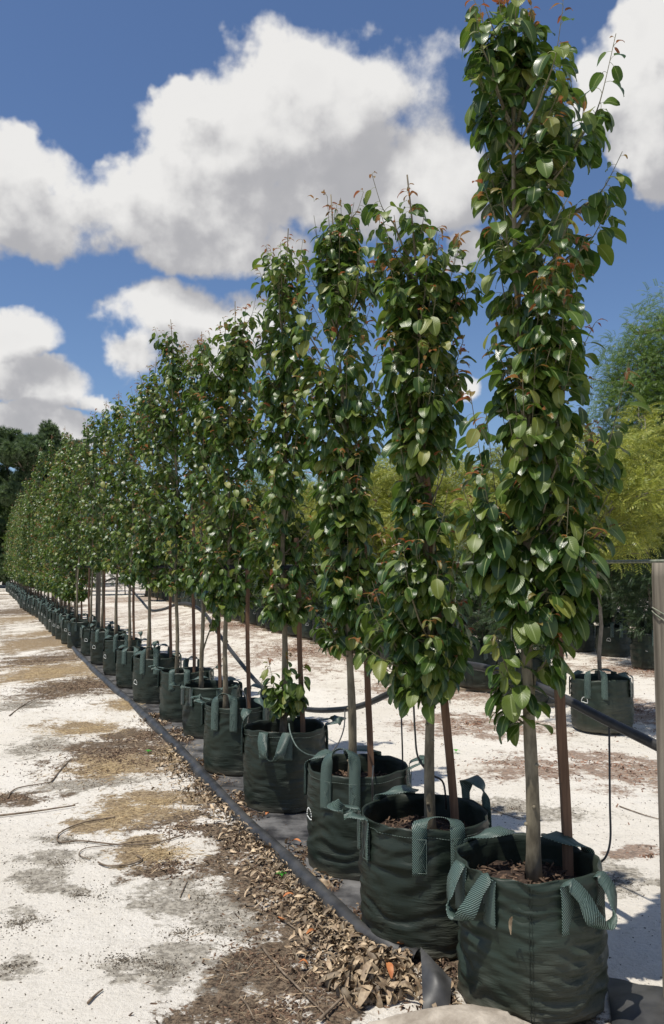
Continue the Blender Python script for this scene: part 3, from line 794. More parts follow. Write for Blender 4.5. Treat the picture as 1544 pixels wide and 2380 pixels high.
# crown outlines in display pixels (y, left, right), trunk foot, top
TREES = [
 dict(foot=(1240, 2032), top=(1175, -40), n=1420, seed=1, ls=1.06,
      pr=[(-30, 1095, 1215), (60, 1080, 1275), (150, 1075, 1325), (240, 1080, 1340), (350, 1105, 1365), (450, 1125, 1365), (520, 1130, 1385), (620, 1145, 1385), (720, 1132, 1385), (800, 1128, 1372), (900, 1155, 1385),
          (1000, 1168, 1420), (1100, 1195, 1425), (1200, 1205, 1415), (1290, 1170, 1395), (1400, 1172, 1385), (1480, 1175, 1345), (1520, 1190, 1300)],
      ex=[((1330, 352), (1432, 78), .9, 0), ((1340, 490), (1447, 352), .9, 0), ((1320, 600), (1415, 480), 1.0, 0), ((1210, 600), (1128, 440), 1.0, 0), ((1235, 180), (1232, 25), 1.2, 0), ((1200, 160), (1105, 40), 1.2, 0),
          ((1330, 1180), (1462, 842), .9, -.02), ((1220, 1420), (1092, 905), 1.4, .0), ((1215, 1430), (1130, 960), 1.4, .05), ((1210, 1400), (1075, 1130), 1.5, -.03), ((1215, 1420), (1120, 1090), 1.6, -.08), ((1220, 1440), (1150, 1180), 1.6, -.05),
          ((1240, 1640), (1165, 1560), 1.5, -.03), ((1235, 1690), (1160, 1600), 1.5, .02), ((1220, 1610), (1150, 1470), 1.2, -.04), ((1245, 1560), (1290, 1480), 2.0, -.1),
          ((1240, 900), (1272, 650), 1.1, -.17), ((1260, 1050), (1340, 745), 1.0, -.17), ((1230, 1200), (1215, 880), 1.0, -.17)]),
 dict(foot=(990, 1900), top=(948, 408), n=1050, seed=2, ls=1.0,
      pr=[(440, 925, 978), (520, 912, 988), (560, 898, 1060), (620, 888, 1085), (700, 898, 1082), (800, 900, 1082), (900, 905, 1072), (1000, 925, 1060), (1085, 915, 1046), (1110, 935, 985), (1180, 920, 985), (1215, 895, 1040), (1300, 885, 1078),
          (1400, 872, 1092), (1500, 885, 1094), (1600, 900, 1045), (1640, 915, 1005)],
      ex=[((1000, 760), (1068, 545), 1.2, 0), ((1020, 740), (1120, 590), 1.0, -.05), ((960, 640), (885, 495), 1.2, .05), ((985, 1420), (970, 1165), 1.3, -.1), ((985, 1560), (830, 1490), 1.1, -.1)]),
 dict(foot=(815, 1772), top=(765, 452), n=1050, seed=3, ls=1.0,
      pr=[(480, 728, 826), (540, 738, 826), (600, 748, 890), (680, 735, 905), (760, 700, 905), (850, 690, 902), (950, 695, 900), (1050, 715, 895), (1150, 742, 880), (1240, 752, 875), (1290, 772, 868), (1340, 745, 890), (1420, 728, 900), (1500, 760, 890), (1535, 790, 845)],
      ex=[((800, 600), (792, 460), 1.2, .02), ((840, 690), (886, 492), 1.2, .03), ((800, 1300), (845, 1140), 1.3, -.1)]),
 dict(foot=(663, 1698), top=(668, 532), n=850, seed=4, ls=.98,
      pr=[(556, 640, 696), (620, 603, 706), (700, 602, 712), (790, 608, 702), (845, 625, 690), (868, 650, 690), (905, 592, 700), (1000, 586, 700), (1100, 592, 725), (1200, 600, 740), (1300, 602, 732), (1380, 604, 720), (1455, 615, 715)],
      ex=[((660, 1650), (625, 1535), 2.2, -.05), ((668, 1650), (705, 1545), 2.2, -.05), ((664, 1640), (668, 1520), 2.2, -.08), ((660, 640), (618, 572), 1.2, 0), ((680, 1150), (700, 735), 1.0, -.1)]),
 dict(foot=(550, 1612), top=(546, 700), n=900, seed=5, ls=1.0,
      pr=[(720, 520, 572), (760, 500, 585), (830, 478, 594), (930, 484, 598), (1050, 492, 604), (1180, 484, 600), (1300, 484, 592), (1400, 500, 575), (1430, 525, 565)], ex=[((545, 850), (520, 740), 1.2, 0), ((550, 840), (572, 712), 1.2, 0)]),
 dict(foot=(492, 1578), top=(470, 770), n=800, seed=6, ls=.98,
      pr=[(790, 452, 490), (860, 436, 505), (960, 432, 525), (1080, 440, 540), (1200, 446, 545), (1320, 455, 540), (1400, 470, 525)], ex=[((490, 1460), (500, 1370), 1.5, -.05)]),
 dict(foot=(437, 1534), top=(396, 742), n=850, seed=7, ls=.98,
      pr=[(760, 378, 412), (820, 366, 440), (900, 352, 452), (1000, 350, 468), (1120, 360, 480), (1240, 372, 480), (1340, 392, 470), (1380, 410, 455)], ex=()),
 dict(foot=(371, 1492), top=(362, 830), n=750, seed=8, ls=.98, pr=[(850, 345, 382), (920, 328, 405), (1050, 320, 420), (1180, 325, 425), (1300, 330, 420), (1370, 345, 405)], ex=()),
 dict(foot=(328, 1465), top=(318, 893), n=700, seed=9, ls=.98, pr=[(905, 304, 334), (960, 285, 360), (1080, 275, 372), (1200, 280, 372), (1300, 285, 365), (1360, 300, 350)], ex=()),
 dict(foot=(292, 1442), top=(278, 908), n=620, seed=10, ls=1.0, pr=[(920, 262, 296), (980, 248, 318), (1100, 242, 328), (1220, 248, 328), (1330, 258, 318)], ex=()),
 dict(foot=(258, 1424), top=(246, 932), n=560, seed=11, ls=1.0, pr=[(945, 232, 262), (1000, 214, 282), (1120, 210, 292), (1230, 216, 290), (1330, 228, 282)], ex=()),
 dict(foot=(230, 1408), top=(222, 955), n=520, seed=12, ls=1.0, pr=[(965, 208, 238), (1020, 196, 254), (1130, 192, 262), (1240, 198, 258), (1325, 208, 250)], ex=()),
 dict(foot=(198, 1396), top=(205, 985), n=500, seed=13, ls=1.0, pr=[(995, 190, 222), (1050, 172, 232), (1150, 166, 236), (1240, 170, 234), (1320, 180, 222)], ex=()),
]
TLAB = ['tallest-looking glossy pear tree with long side shoots, in the bag behind the pale rock',
        'pear tree with a bare gap halfway up, in the bag with flat-folded strap',
        'pear tree with forked top in the bag that carries a white emblem and upright strap',
        'pear tree with a separate leafy tuft low on its trunk and a narrow waist',
        'dense narrow pear tree in the bag with the deep horizontal crease',
        'pear tree in the slumped floppy bag, sixth from the thick timber post']
tree_pos = []
for i, T_ in enumerate(TREES):
    bp = bag_pos[i]; H = bags[i].children and 0
    foot = ground(*T_['foot'], .41); base = Vector((foot.x, bp.y + .01, .385))
    dx = base.x - bp.x
    if abs(dx) > .10: base.x = bp.x + .10 * (1 if dx > 0 else -1)
    Y = base.y
    conv = lambda px, py, dy=0: (lambda w: (w.x - base.x, dy, w.z - base.z))(depth(px, py, Y + dy))
    pr = []
    for y_, l_, r_ in T_['pr']:
        if i >= 3: gw = (11 if i == 3 else 17) * min(1, max(0, (y_ - T_['pr'][0][0]) / 120)); l_ -= gw; r_ += gw
        a = conv(l_, y_); c = conv(r_, y_); ins = -.012 if i == 0 else -.028; pr.append((a[2], a[0] + ins, c[0] - ins))
    tp = conv(*T_['top']); ex = []
    for (A, B, dn, dy) in T_['ex']:
        a = conv(*A); b_ = conv(*B, dy); ex.append((a, b_, dn))
    lab = TLAB[i] if i < 6 else f'pear tree standing {ORD[i]} in the front row counting from the thick timber post'
    pear_tree(base, pr, (tp[0], tp[2]), lab, 'pear trees of the front row', T_['seed'] * 13, int(T_['n'] * (1.0 if i < 1 else (1.2 if i < 3 else 1.45))), 300 if i < 10 else 0, ex, T_['ls'], rb=.027 if i == 0 else (.0235 if i < 4 else .021), hi=2 if i < 4 else (1 if i < 9 else 0))
    tree_pos.append(base)
# far pear trees: four shapes, copied
fpro = []
for v in range(4):
    rr = random.Random(50 + v); h = 3.45 + .3 * v
    k3 = rr.uniform(.9, 1.2); pr = [(.40, -.15, .15), (.75, -.42, .42), (1.4, -.50, .48), (2.2, -.46 * k3, .48), (2.9, -.32, .32 * k3), (h - .12, -.10, .10)]
    fpro.append((pr, h, v))
made = []
for i, q in enumerate(far_c):
    base = Vector((q.x, q.y, .405)); lab = 'slender pear tree in the crowded far end of the front row'
    if i < 4:
        pr, h, v = fpro[i]
        t = pear_tree(base, pr, (0.02, h), lab, 'far pear trees of the front row', 300 + i, 950, 0, (), 1.15, .02, 0); made.append(t)
    else:
        t = copy_tree(made[i % 4]); t.location = base; t.rotation_euler[2] = random.uniform(0, 6.28); s = random.uniform(.86, 1.18); t.scale = (s, s, s)

# ------------------------------------------------------------------ stakes
STK = [((1322, 2038), (1283, 1180), .10), ((1062, 1908), (990, 1098), .03), ((863, 1802), (846, 1250), .04), ((705, 1672), (690, 1250), .03), ((579, 1616), (574, 1240), .03), ((512, 1582), (507, 1300), .03), ((452, 1538), (449, 1130), .02),
       ((398, 1490), (396, 1280), .02), ((350, 1468), (348, 1280), .02), ((312, 1444), (311, 1280), .02), ((272, 1426), (272, 1290), .02)]
def stake_mesh(A, B, w=.017):
    b = MB(); d = B - A
    pts = [A.lerp(B, i / 8) + Vector((.003 * math.sin(i * 1.3), .003 * math.cos(i), 0)) for i in range(9)]
    b.tube(pts, w * 1.35, 4, True, rot=math.pi / 4); return b
def add_stake(A, B, tp, lab, grp_, w=.017):
    e = empty('stake', A, lab, 'stake', grp_)
    b = stake_mesh(Vector((0, 0, -.09)), B - A, w); m = b.mesh('pole', [M['stake']], False); kid('pole', m, e)
    if tp is not None:
        z = 1.08; t = z / (B - A).z; c = (B - A) * t; tr = Vector((tp.x - A.x, tp.y - A.y, z)); mid = (c + tr) / 2; ax = (tr - c)
        L = ax.length / 2 + .028; u = ax.normalized(); w_ = Vector((0, 0, 1)).cross(u)
        loop = [mid + u * L * math.cos(a) + w_ * .030 * math.sin(a) for a in [2 * math.pi * i / 20 for i in range(21)]]
        tb = MB(); tb.ribbon(loop, [Vector((0, 0, 1))] * 21, .032, .003); kid('tie', tb.mesh('tie', [M['tie']]), e)
    return e
stakes = []
for i, (a, b_, dy) in enumerate(STK):
    A = ground(*a, .42); bp = bag_pos[i]; A.y = bp.y + dy; A = depth(a[0], a[1], A.y); A.z = .41
    if abs(A.x - bp.x) > .17: A.x = bp.x + .17
    B = depth(b_[0], b_[1], A.y)
    stakes.append(add_stake(A, B, tree_pos[i], f'brown square timber stake tied to the {ORD[i]} pear tree counting from the thick timber post', 'stakes of the front row', .0165 if i < 4 else .015))
for q in list(far_c) + [bag_pos[11], bag_pos[12]]:
    s = copy_tree(stakes[7]); s.location = (q.x + .12, q.y + .03, .41)
    tag(s, 'thin brown stake among the crowded far pear trees', group='far stakes of the front row')

# ------------------------------------------------------------------ rows behind: bags on boards, feathery trees
def frond_base(L, n, w, l, droop):
    b = MB(); P = Vector((0, 0, 0)); e = .5
    for i in range(n):
        e -= droop / n; d = Vector((0, math.cos(e), math.sin(e))); P2 = P + d * (L / n); nrm = Vector((0, -math.sin(e), math.cos(e)))
        for s in (-1, 1):
            q = P.lerp(P2, .5 + .2 * s); tipv = q + Vector((s * l, l * .35 * math.cos(e), l * .35 * math.sin(e) - l * .3))
            m_ = q.lerp(tipv, .5); sd = d * w * .5
            b.add([q, m_ + sd, tipv, m_ - sd], [(0, 1, 2, 3)])
        P = P2
    b.add([Vector((-.001, 0, 0)), Vector((.001, 0, 0)), P], (), [(0, 1, 2)])
    return base_of(b)
FR = [frond_base(.17, 9, .014, .034, 1.3), frond_base(.14, 8, .013, .030, 1.9), frond_base(.20, 10, .014, .034, .8)]
def feathery(name, seed, nf, ells, material, z_tr, fs=1.0, spread=.06, rb=.02, limbs=9, fronds=None):
    """returns (trunk mesh, limb mesh, crown mesh); ells = ellipsoid clumps (x,y,z,rx,ry,rz)"""
    rr = random.Random(seed); Ms = []; tb = MB(); lb = MB()
    vol = [e[3] * e[4] * e[5] for e in ells]; topz = max(e[2] for e in ells)
    pts = [Vector((.02 * math.sin(i * 1.4 + seed), .02 * math.cos(i * 1.9 + seed), topz * i / 9)) for i in range(10)]
    tb.tube(pts, [rb * (1 - .8 * i / 9) + .002 for i in range(10)], 8)
    for e in ells:
        za = min(topz, max(z_tr, e[2] - e[5] * 1.2)); A = Vector((0, 0, za)); B = Vector(e[:3]) + Vector((0, 0, e[5] * .5))
        lb.tube(spline([A, A.lerp(B, .5) + Vector((0, 0, .08 * e[5])), B], 5), [rb * .55 * (1 - .85 * i / 10) for i in range(11)], 5, False)
        for q in range(5):
            v = Vector((rr.gauss(0, 1), rr.gauss(0, 1), rr.gauss(.3, 1))).normalized(); C_ = Vector((e[0] + v.x * e[3], e[1] + v.y * e[4], e[2] + v.z * e[5]))
            lb.tube([A.lerp(B, .7), A.lerp(C_, .75) + Vector((0, 0, .05)), C_], [rb * .3, rb * .2, .002], 4, False)
    for i in range(nf):
        e = rr.choices(ells, vol)[0]; v = Vector((rr.gauss(0, 1), rr.gauss(0, 1), rr.gauss(0, 1))).normalized() * (rr.random() ** .45)
        lump = 1 + .35 * mn.noise(Vector((v.x * 2.2 + seed, v.y * 2.2, v.z * 2.2)))
        P = Vector((e[0] + v.x * e[3] * lump, e[1] + v.y * e[4] * lump, e[2] + v.z * e[5] * lump))
        az = math.atan2(v.y, v.x) + rr.gauss(0, .9)
        m = Matrix.Translation(P) @ Matrix.Rotation(az - math.pi / 2, 4, 'Z') @ Matrix.Rotation(rr.gauss(-.1, .45), 4, 'X') @ Matrix.Rotation(rr.gauss(0, .4), 4, 'Y') @ Matrix.Scale(fs * rr.uniform(.75, 1.25), 4)
        Ms.append(np.array(m))
    fr = fronds or FR
    return tb.mesh('trunk', [M['bark2']]), lb.mesh('limbs', [M['bark2']]), instances('crown', fr, np.random.randint(0, len(fr), nf), np.array(Ms), [material])
def put_tree(name, meshes, loc, label, grp_, rz=0, s=1.0, low=False):
    e = empty(name, loc, label, 'tree', grp_, rz); e.scale = (s, s, s)
    kid('trunk', meshes[0], e); kid('limbs', meshes[1], e)['kind'] = 'stuff'; kid('crown', meshes[2], e)['kind'] = 'stuff'
    if low: kid('lower_crown', DT[0][2], e)['kind'] = 'stuff'
    return e
def col_ells(seed, z0, z1, r, n=8):
    rr = random.Random(seed); out = []
    for i in range(n):
        t = (i + .5) / n; z = z0 + (z1 - z0) * t; q = r * (math.sin(math.pi * (.18 + .72 * t)))
        a = i * 2.4; out.append((q * .55 * math.cos(a), q * .55 * math.sin(a), z, q * .62, q * .62, (z1 - z0) / n * 1.1))
    return out
YT = [feathery('y', 21 + i, 2300, col_ells(i, 1.22, 2.55 + .2 * i, .85), M['yel'], .8, 1.0) for i in range(3)]
GT = [feathery('g', 31 + i, 2000, col_ells(i + 5, .45, 3.0 + .5 * i, .8), M['grn'], .7, 1.25) for i in range(2)]
DT = [feathery('d', 41, 1500, col_ells(9, .12, 1.30, .52, 6), M['drk'], .3, .75)]

bproto = [make_bag((0, -50 - i, 0), 'x', None, 30 + i * 2.3, [(-10 + 14 * i, 'up'), (80, 'in'), (170, 'low'), (-100, 'side' if i % 2 else 'in')], R0=.262, H=.47 + .02 * i, seg=56, rows=26, wr=1.25, soil=.40, emb=[(-32 + 9 * i, .27)]) for i in range(3)]
ROWB = [(1400, 1706), (1217, 1646), (1118, 1609)]
bpos = []
for px, py in ROWB:
    f = ground(px, py); d = Vector((f.x, f.y, 0)).normalized(); bpos.append(f + d * .262)
q = bpos[-1].copy(); rng = random.Random(5)
while q.y < 42:
    q = q + Vector((-.29 + rng.uniform(-.05, .05), .85 + rng.uniform(-.08, .08), 0)); bpos.append(q.copy())
nfirst = [True, True, True]
def place_bag(i, loc, lab, grp_, rz=0.0):
    v = i % 3
    if nfirst[v]: o = bproto[v]; nfirst[v] = False
    else: o = copy_tree(bproto[v])
    o.location = loc; o.rotation_euler[2] = -math.atan2(loc[0], loc[1]) + rz
    tag(o, lab, 'planter bag', grp_); return o
bo_b = MB(); bo_b.box((0, 0, .017), (.34, .065, .017)); board_me = bo_b.mesh('board', [M['board']], False)
for i, q in enumerate(bpos):
    near = i < 3
    lab = ['dark green planter bag with a looped strap, beside the thick post in the row behind', 'dark green planter bag seen between trunk and stake in the row behind the pears', 'dark green planter bag with white emblem on boards, black pipe crossing it'][i] if near else 'dark green planter bag with a feathery tree in the row behind the pears'
    g_ = 'planter bags of the second row'
    on = i != 0
    place_bag(i, (q.x, q.y, .038 if on else .004), lab, g_, rng.uniform(-.2, .2))
    if on:
        for s in (-1, 1):
            o = link('board', board_me); o.location = (q.x + .02, q.y + s * .13, gz(q.x, q.y) + .003); o.rotation_euler[2] = rng.uniform(-.25, .25) + .0
            tag(o, 'weathered timber board lying under a bag of the second row', 'board', 'boards under the second row')
    lab = ['feathery yellow-green tree in the looped-strap bag beside the thick post', 'feathery yellow-green tree behind the tallest pear tree', 'feathery yellow-green tree in the emblem bag crossed by black pipe'][i] if near else 'feathery yellow-green tree in the second row behind the pears'
    put_tree('feathery_tree', DT[0] if i in (1, 2) else YT[i % 3], (q.x, q.y, .42), lab, 'feathery trees of the second row', rng.uniform(0, 6), rng.uniform(.9, 1.05) if i else .95, i > 3)
rowc = [ground(1438, 1528), ground(1530, 1558), ground(1440, 1434)]
q = rowc[0].copy()
cpos = [rowc[0], rowc[1]]
q = rowc[0].copy()
while q.y < 40:
    q = q + Vector((-.30 + rng.uniform(-.06, .06), .85, 0)); cpos.append(q.copy())
for k2 in range(26): cpos.append(ground(1500, 1470) + Vector((-.36 * k2 + 1.2, .95 * k2, 0)))
for k2 in range(22): cpos.append(ground(1500, 1510) + Vector((-.40 * k2 + 1.0, 1.0 * k2, 0)))
for i, q in enumerate(cpos):
    place_bag(i + 1, (q.x, q.y + .26, .003), ['dark green planter bag with white emblem, between post and pears in the third row', 'dark green planter bag half hidden by the thick timber post'][i] if i < 2 else 'dark green planter bag in the rows farthest back', 'planter bags of the back rows', rng.uniform(-.3, .3))
    mesh_ = DT[0] if i % 5 == 2 else (YT[(i * 2) % 3] if i % 3 else (GT[i % 2] if i > 2 else YT[1]))
    put_tree('feathery_tree', mesh_, (q.x, q.y + .26, .42), 'feathery tree rising from a bag in the back rows' if i > 1 else ['feathery tree of the third row in the emblem bag', 'feathery tree rising behind the thick timber post'][i], 'feathery trees of the back rows', rng.uniform(0, 6), rng.uniform(1.05, 1.3), mesh_ is not DT[0])
for i in range(20):                                       # hedge-like young trees closing the back
    x = 10 - i * 1.75; y = 27 + rng.uniform(-2, 3) + max(0, -x) * 1.4
    put_tree('young_tree', GT[i % 2], (x, y, 0), 'bushy green young tree in the far line closing the yard', 'far line of green trees', rng.uniform(0, 6), rng.uniform(1.35, 1.8))
# big green tree at the right and dark evergreens far left
c = depth(1560, 1000, 17.0)
big = feathery('b', 77, 17000, [(0, 0, 5.2, 1.5, 1.5, 1.3), (-.9, -.3, 4.6, 1.0, 1.0, .9), (.9, .2, 4.9, 1.1, 1.1, 1.0), (.1, .2, 6.5, .95, .9, .9), (-.75, .1, 5.8, .8, .8, .7), (-.5, -.5, 3.6, 1.1, 1.0, .8), (.9, -.3, 3.5, 1.2, 1.0, .8), (1.5, 0, 6.0, 1.0, 1.0, 1.0), (-1.25, 0, 5.3, .45, .5, .4)], M['grn'], 1.8, 1.0, rb=.11)
put_tree('shade_tree', big, (c.x + .05, 17.0, 0), 'large bright green feathery tree towering behind the back rows at the timber post', None, 0)
tuft = MB()
for i in range(14):
    a = i * 2.4; d = Vector((math.cos(a) * .5, math.sin(a) * .5, .75 - .05 * (i % 5))).normalized(); u = d.cross(Vector((0, 0, 1))).normalized() * .022
    tuft.add([d * .03 - u, d * .03 + u, d * .30 + u * .2, d * .30 - u * .2], [(0, 1, 2, 3)])
TU = [base_of(tuft)]
for i, (px, py, Y, s, sd) in enumerate([(112, 975, 62, 1.0, 1), (20, 1012, 66, .95, 2), (-60, 1020, 60, .95, 3), (165, 1025, 70, .95, 4), (62, 1040, 58, .9, 5)]):
    tp = depth(px, py, Y); h = tp.z
    rr = random.Random(sd); el_ = []
    for k2 in range(26):
        t = rr.uniform(.10, .95); el_.append((rr.gauss(0, .16) * h * (1.05 - t * .75), rr.gauss(0, .13) * h, h * t, h * .10 * (1.15 - .5 * t), h * .10, h * .075))
    el_.append((0, 0, h * .92, h * .06, h * .06, h * .07))
    me3 = feathery('e', 90 + sd, 11000, el_, M['evg'], h * .1, 1.15, rb=.2, fronds=TU)
    put_tree('evergreen_tree', me3, (tp.x, Y, 0), ['tall dark evergreen tree with pointed top beyond the far end of the row', 'dark evergreen tree left of the pointed one', 'dark evergreen tree outermost in the far clump', 'dark evergreen tree just above the far pear crowns', 'low dark evergreen tree in front of the far clump'][i], 'dark evergreens beyond the row')

# ------------------------------------------------------------------ posts, wire, pipe, drip tubes
def pline(px): x = (px - CX) / FPX; return 2.349 / (x + .41)
pc = depth(1590, 1800, 2.92)
e = empty('timber_post', (pc.x, 2.92, 0), 'thick weathered grey timber post holding the wire and black pipe', 'post')
def post_mesh(r, h, seed):
    b = MB(); n = 28; V = []; K = 30
    for i in range(K + 1):
        z = h * i / K
        for j in range(n):
            a = 2 * math.pi * j / n; rr_ = r * (1 + .05 * mn.noise(Vector((math.cos(a) * 4 + seed, math.sin(a) * 4, z * .9))) - .05 * max(0, mn.noise(Vector((math.cos(a) * 9, math.sin(a) * 9 + seed, z * .5))) - .25) * 4)
            if i == K: rr_ *= .97
            V.append((rr_ * math.cos(a), rr_ * math.sin(a), z))
    V.append((0, 0, h + .002)); V.append((0, 0, 0))
    Q = [(i * n + j, i * n + (j + 1) % n, (i + 1) * n + (j + 1) % n, (i + 1) * n + j) for i in range(K) for j in range(n)]
    T = [(len(V) - 2, K * n + j, K * n + (j + 1) % n) for j in range(n)]
    b.add(V, Q, T); return b.mesh('shaft', [M['postw']])
kid('shaft', post_mesh(.086, 1.512, 2), e)
def wire_loop(zc, tilt, r, n=2):
    b = MB()
    for k2 in range(n):
        b.tube([Vector((r * math.cos(a), r * math.sin(a), zc - k2 * .012 + tilt * math.cos(a + .3 + k2 * .2))) for a in [2 * math.pi * i / 40 for i in range(41)]], .0022, 5, False)
    return b.mesh('wire_loop', [M['wire']])
kid('wire_loop', wire_loop(1.30, -.055, .0895), e)
Yf = pline(228)
pf = depth(228, 1425, Yf)
e2 = empty('timber_post', (pf.x, Yf, 0), 'slim weathered timber post standing among the far pear trees', 'post'); e2.scale = (.62, .62, 1.12)
kid('shaft', post_mesh(.086, 1.512, 5), e2)
A = Vector((pc.x + .9, 2.92 - .9 / .41 * 1.0, 1.522)); Bw = Vector((pf.x, Yf, 1.522)); Bw2 = Bw + (Bw - Vector((pc.x, 2.92, 1.522))) * 1.2
b = MB(); pts = [A, Vector((pc.x, 2.92, 1.518))] + [Vector((pc.x, 2.92, 1.522)).lerp(Bw, t / 12) - Vector((0, 0, .02 * math.sin(math.pi * t / 12))) for t in range(1, 13)] + [Bw2]
b.tube(pts, .0062, 8); tag(link('support_wire', b.mesh('support_wire', [M['wire']])), 'taut grey-green wire running along the row at post-top height', 'wire')
PPX = [(1640, 1800), (1570, 1757), (1525, 1732), (1420, 1680), (1300, 1618), (1190, 1572), (1110, 1549), (1050, 1548), (980, 1575), (905, 1612), (840, 1640), (780, 1650), (710, 1648), (650, 1628), (600, 1588), (545, 1522), (505, 1468), (475, 1425), (440, 1404), (410, 1405), (380, 1416), (350, 1418), (328, 1395), (305, 1370), (285, 1350), (262, 1345), (245, 1352)]
pp = [depth(x, y, pline(x) + .10) for x, y in PPX]
b = MB(); b.tube(spline(pp, 6), .0195, 12); tag(link('irrigation_pipe', b.mesh('irrigation_pipe', [M['pipe']])), 'thick black irrigation pipe sagging in loops behind the front row', 'pipe')
for i, (x, y) in enumerate([(1060, 1547), (470, 1420), (1190, 1571)]):   # hangers from wire to pipe
    p_ = depth(x, y, pline(x) + .10); b = MB(); b.tube([Vector((p_.x, p_.y, 1.52)), p_], .0016, 5)
    tag(link('hanger_wire', b.mesh('hanger_wire', [M['wire']])), ['thin hanger wire holding the pipe behind the tallest pear', 'thin hanger wire holding the pipe in the far loop', 'thin hanger wire above the emblem bag of the second row'][i], 'wire')
DRIP = [([(1416, 1676, .10), (1417, 1760, .06), (1418, 1870, .02), (1419, 1950, 0), (1408, 1992, -.02), (1386, 2010, 0)], 1416, 0, M['pipe'], 'thin black drip tube dropping beside the bag behind the pale rock'),
        ([(802, 1650, .1), (800, 1690, .0), (788, 1725, -.1), (768, 1752, -.15)], None, 5.25, M['pipe'], 'thin black drip tube curving to the bag with hanging front strap'),
        ([(962, 1640, .0), (965, 1700, 0), (972, 1760, 0), (1000, 1798, -.02), (1028, 1815, 0), (1036, 1850, 0), (1037, 1880, .05)], None, 3.55, M['pipe'], 'thin black drip tube bent over the bag with flat-folded strap'),
        ([(932, 1620, .1), (934, 1690, 0), (936, 1760, 0), (935, 1800, 0)], None, 4.35, M['pipe'], 'thin black drip tube hanging into the bag with upright strap'),
        ([(672, 1682, 0), (676, 1706, -.1), (690, 1735, -.19), (712, 1752, -.19), (735, 1757, -.16)], None, 5.14, M['thread'], 'pale thin tube looped over the rim of the bag with hanging strap'),
        ([(868, 1780, -.1), (866, 1810, -.2), (866, 1850, -.2), (867, 1880, -.19)], None, 4.2, M['pipe'], 'short black drip tube bent over the rim of the emblem bag'),
        ([(560, 1600, -.1), (572, 1620, -.2), (576, 1660, -.21), (585, 1690, -.2)], None, 6.2, M['pipe'], 'thin black drip tube lying on the creased bag')]
for pts, px0, Y, mt, lab in DRIP:
    Y0 = pline(px0) if px0 else Y
    b = MB(); b.tube(spline([depth(x, y, Y0 + d) for x, y, d in pts], 6), .0042, 6); tag(link('drip_tube', b.mesh('drip_tube', [mt])), lab, 'tube', 'drip tubes of the front row')

# ------------------------------------------------------------------ plastic edging, ground sheet, flap
EPX = [(20, 1362), (60, 1387), (95, 1414), (130, 1455), (160, 1492), (200, 1537), (250, 1585), (300, 1630), (360, 1686), (420, 1748), (470, 1803), (520, 1860), (580, 1925), (640, 1978), (690, 2028), (745, 2084), (800, 2138), (850, 2186), (910, 2215), (972, 2238)]
ep = [ground(x, y + 4) for x, y in EPX]
sp_ = spline(ep, 6)
b = MB(); V = []; npr = 9
for i, p_ in enumerate(sp_):
    t = (sp_[min(i + 1, len(sp_) - 1)] - sp_[max(i - 1, 0)]).normalized(); w = Vector((t.y, -t.x, 0))
    nz_ = mn.noise(Vector((i * .13, 2, 1))); hh = .066 + .010 * nz_ + .006 * mn.noise(Vector((i * .6, 0, 0))); ww = .040 + .008 * mn.noise(Vector((i * .3, 7, 0)))
    for j in range(npr):
        a = math.pi * j / (npr - 1); V.append(p_ + w * (ww * math.cos(a) + .010 * nz_ * math.sin(a)) + Vector((0, 0, hh * math.sin(a) ** .8 - .004)))
Q = [(i * npr + j, i * npr + j + 1, (i + 1) * npr + j + 1, (i + 1) * npr + j) for i in range(len(sp_) - 1) for j in range(npr - 1)]
b.add(V, Q); tag(link('plastic_edging', b.mesh('plastic_edging', [M['edging']])), 'long rolled black plastic edging between sandy path and front row of bags', 'edging')
# sheet under the near bags, from edging to under the bags
V = []; nS = 18; keep = [p_ for p_ in sp_ if p_.y < 16]
for i, p_ in enumerate(keep):
    t = (keep[min(i + 1, len(keep) - 1)] - keep[max(i - 1, 0)]).normalized(); w = Vector((t.y, -t.x, 0))
    if w.x < 0: w = -w
    lim = .42 + .05 * mn.noise(Vector((i * .3, 1, 5)))
    for j in range(nS):
        q = p_ + w * (lim * j / (nS - 1) + .02); q.z = gz(q.x, q.y) + .005 + .008 * max(0, mn.noise(Vector((q.x * 9, q.y * 9, 0)))) ; V.append(q)
Q = [(i * nS + j, i * nS + j + 1, (i + 1) * nS + j + 1, (i + 1) * nS + j) for i in range(len(keep) - 1) for j in range(nS - 1)]
b = MB(); b.add(V, Q); tag(link('plastic_sheet', b.mesh('plastic_sheet', [M['sheet']])), 'crinkled black plastic sheet lying under the front row of bags', 'plastic sheet')
def flap(pxs, lab, lift, nm='plastic_flap', bow=.03):
    """bent torn sheet given by four corner pixels with heights"""
    C_ = [ground(x, y, h) for x, y, h in pxs]; n = 10; V = []
    for i in range(n + 1):
        for j in range(n + 1):
            u, v = i / n, j / n; q = C_[0].lerp(C_[1], u).lerp(C_[3].lerp(C_[2], u), v)
            q = q + Vector((0, -bow * .5, bow)) * math.sin(math.pi * u) * math.sin(math.pi * v) + Vector((0, 0, .008 * mn.noise(Vector((u * 3, v * 3, lift)))))
            V.append(q)
    V2 = [v + Vector((0, .002, -.002)) for v in V]; m = n + 1; N2 = m * m
    Q = [(i * m + j, i * m + j + 1, (i + 1) * m + j + 1, (i + 1) * m + j) for i in range(n) for j in range(n)]
    Q += [tuple(reversed([k2 + N2 for k2 in f])) for f in Q]
    b = MB(); b.add(V + V2, Q); tag(link(nm, b.mesh(nm, [M['edging']])), lab, 'plastic flap')
flap([(978, 2200, .12), (1050, 2275, .07), (1046, 2345, .012), (984, 2352, .012)], 'torn black plastic flap at the end of the edging beside the leaf pile', 1)
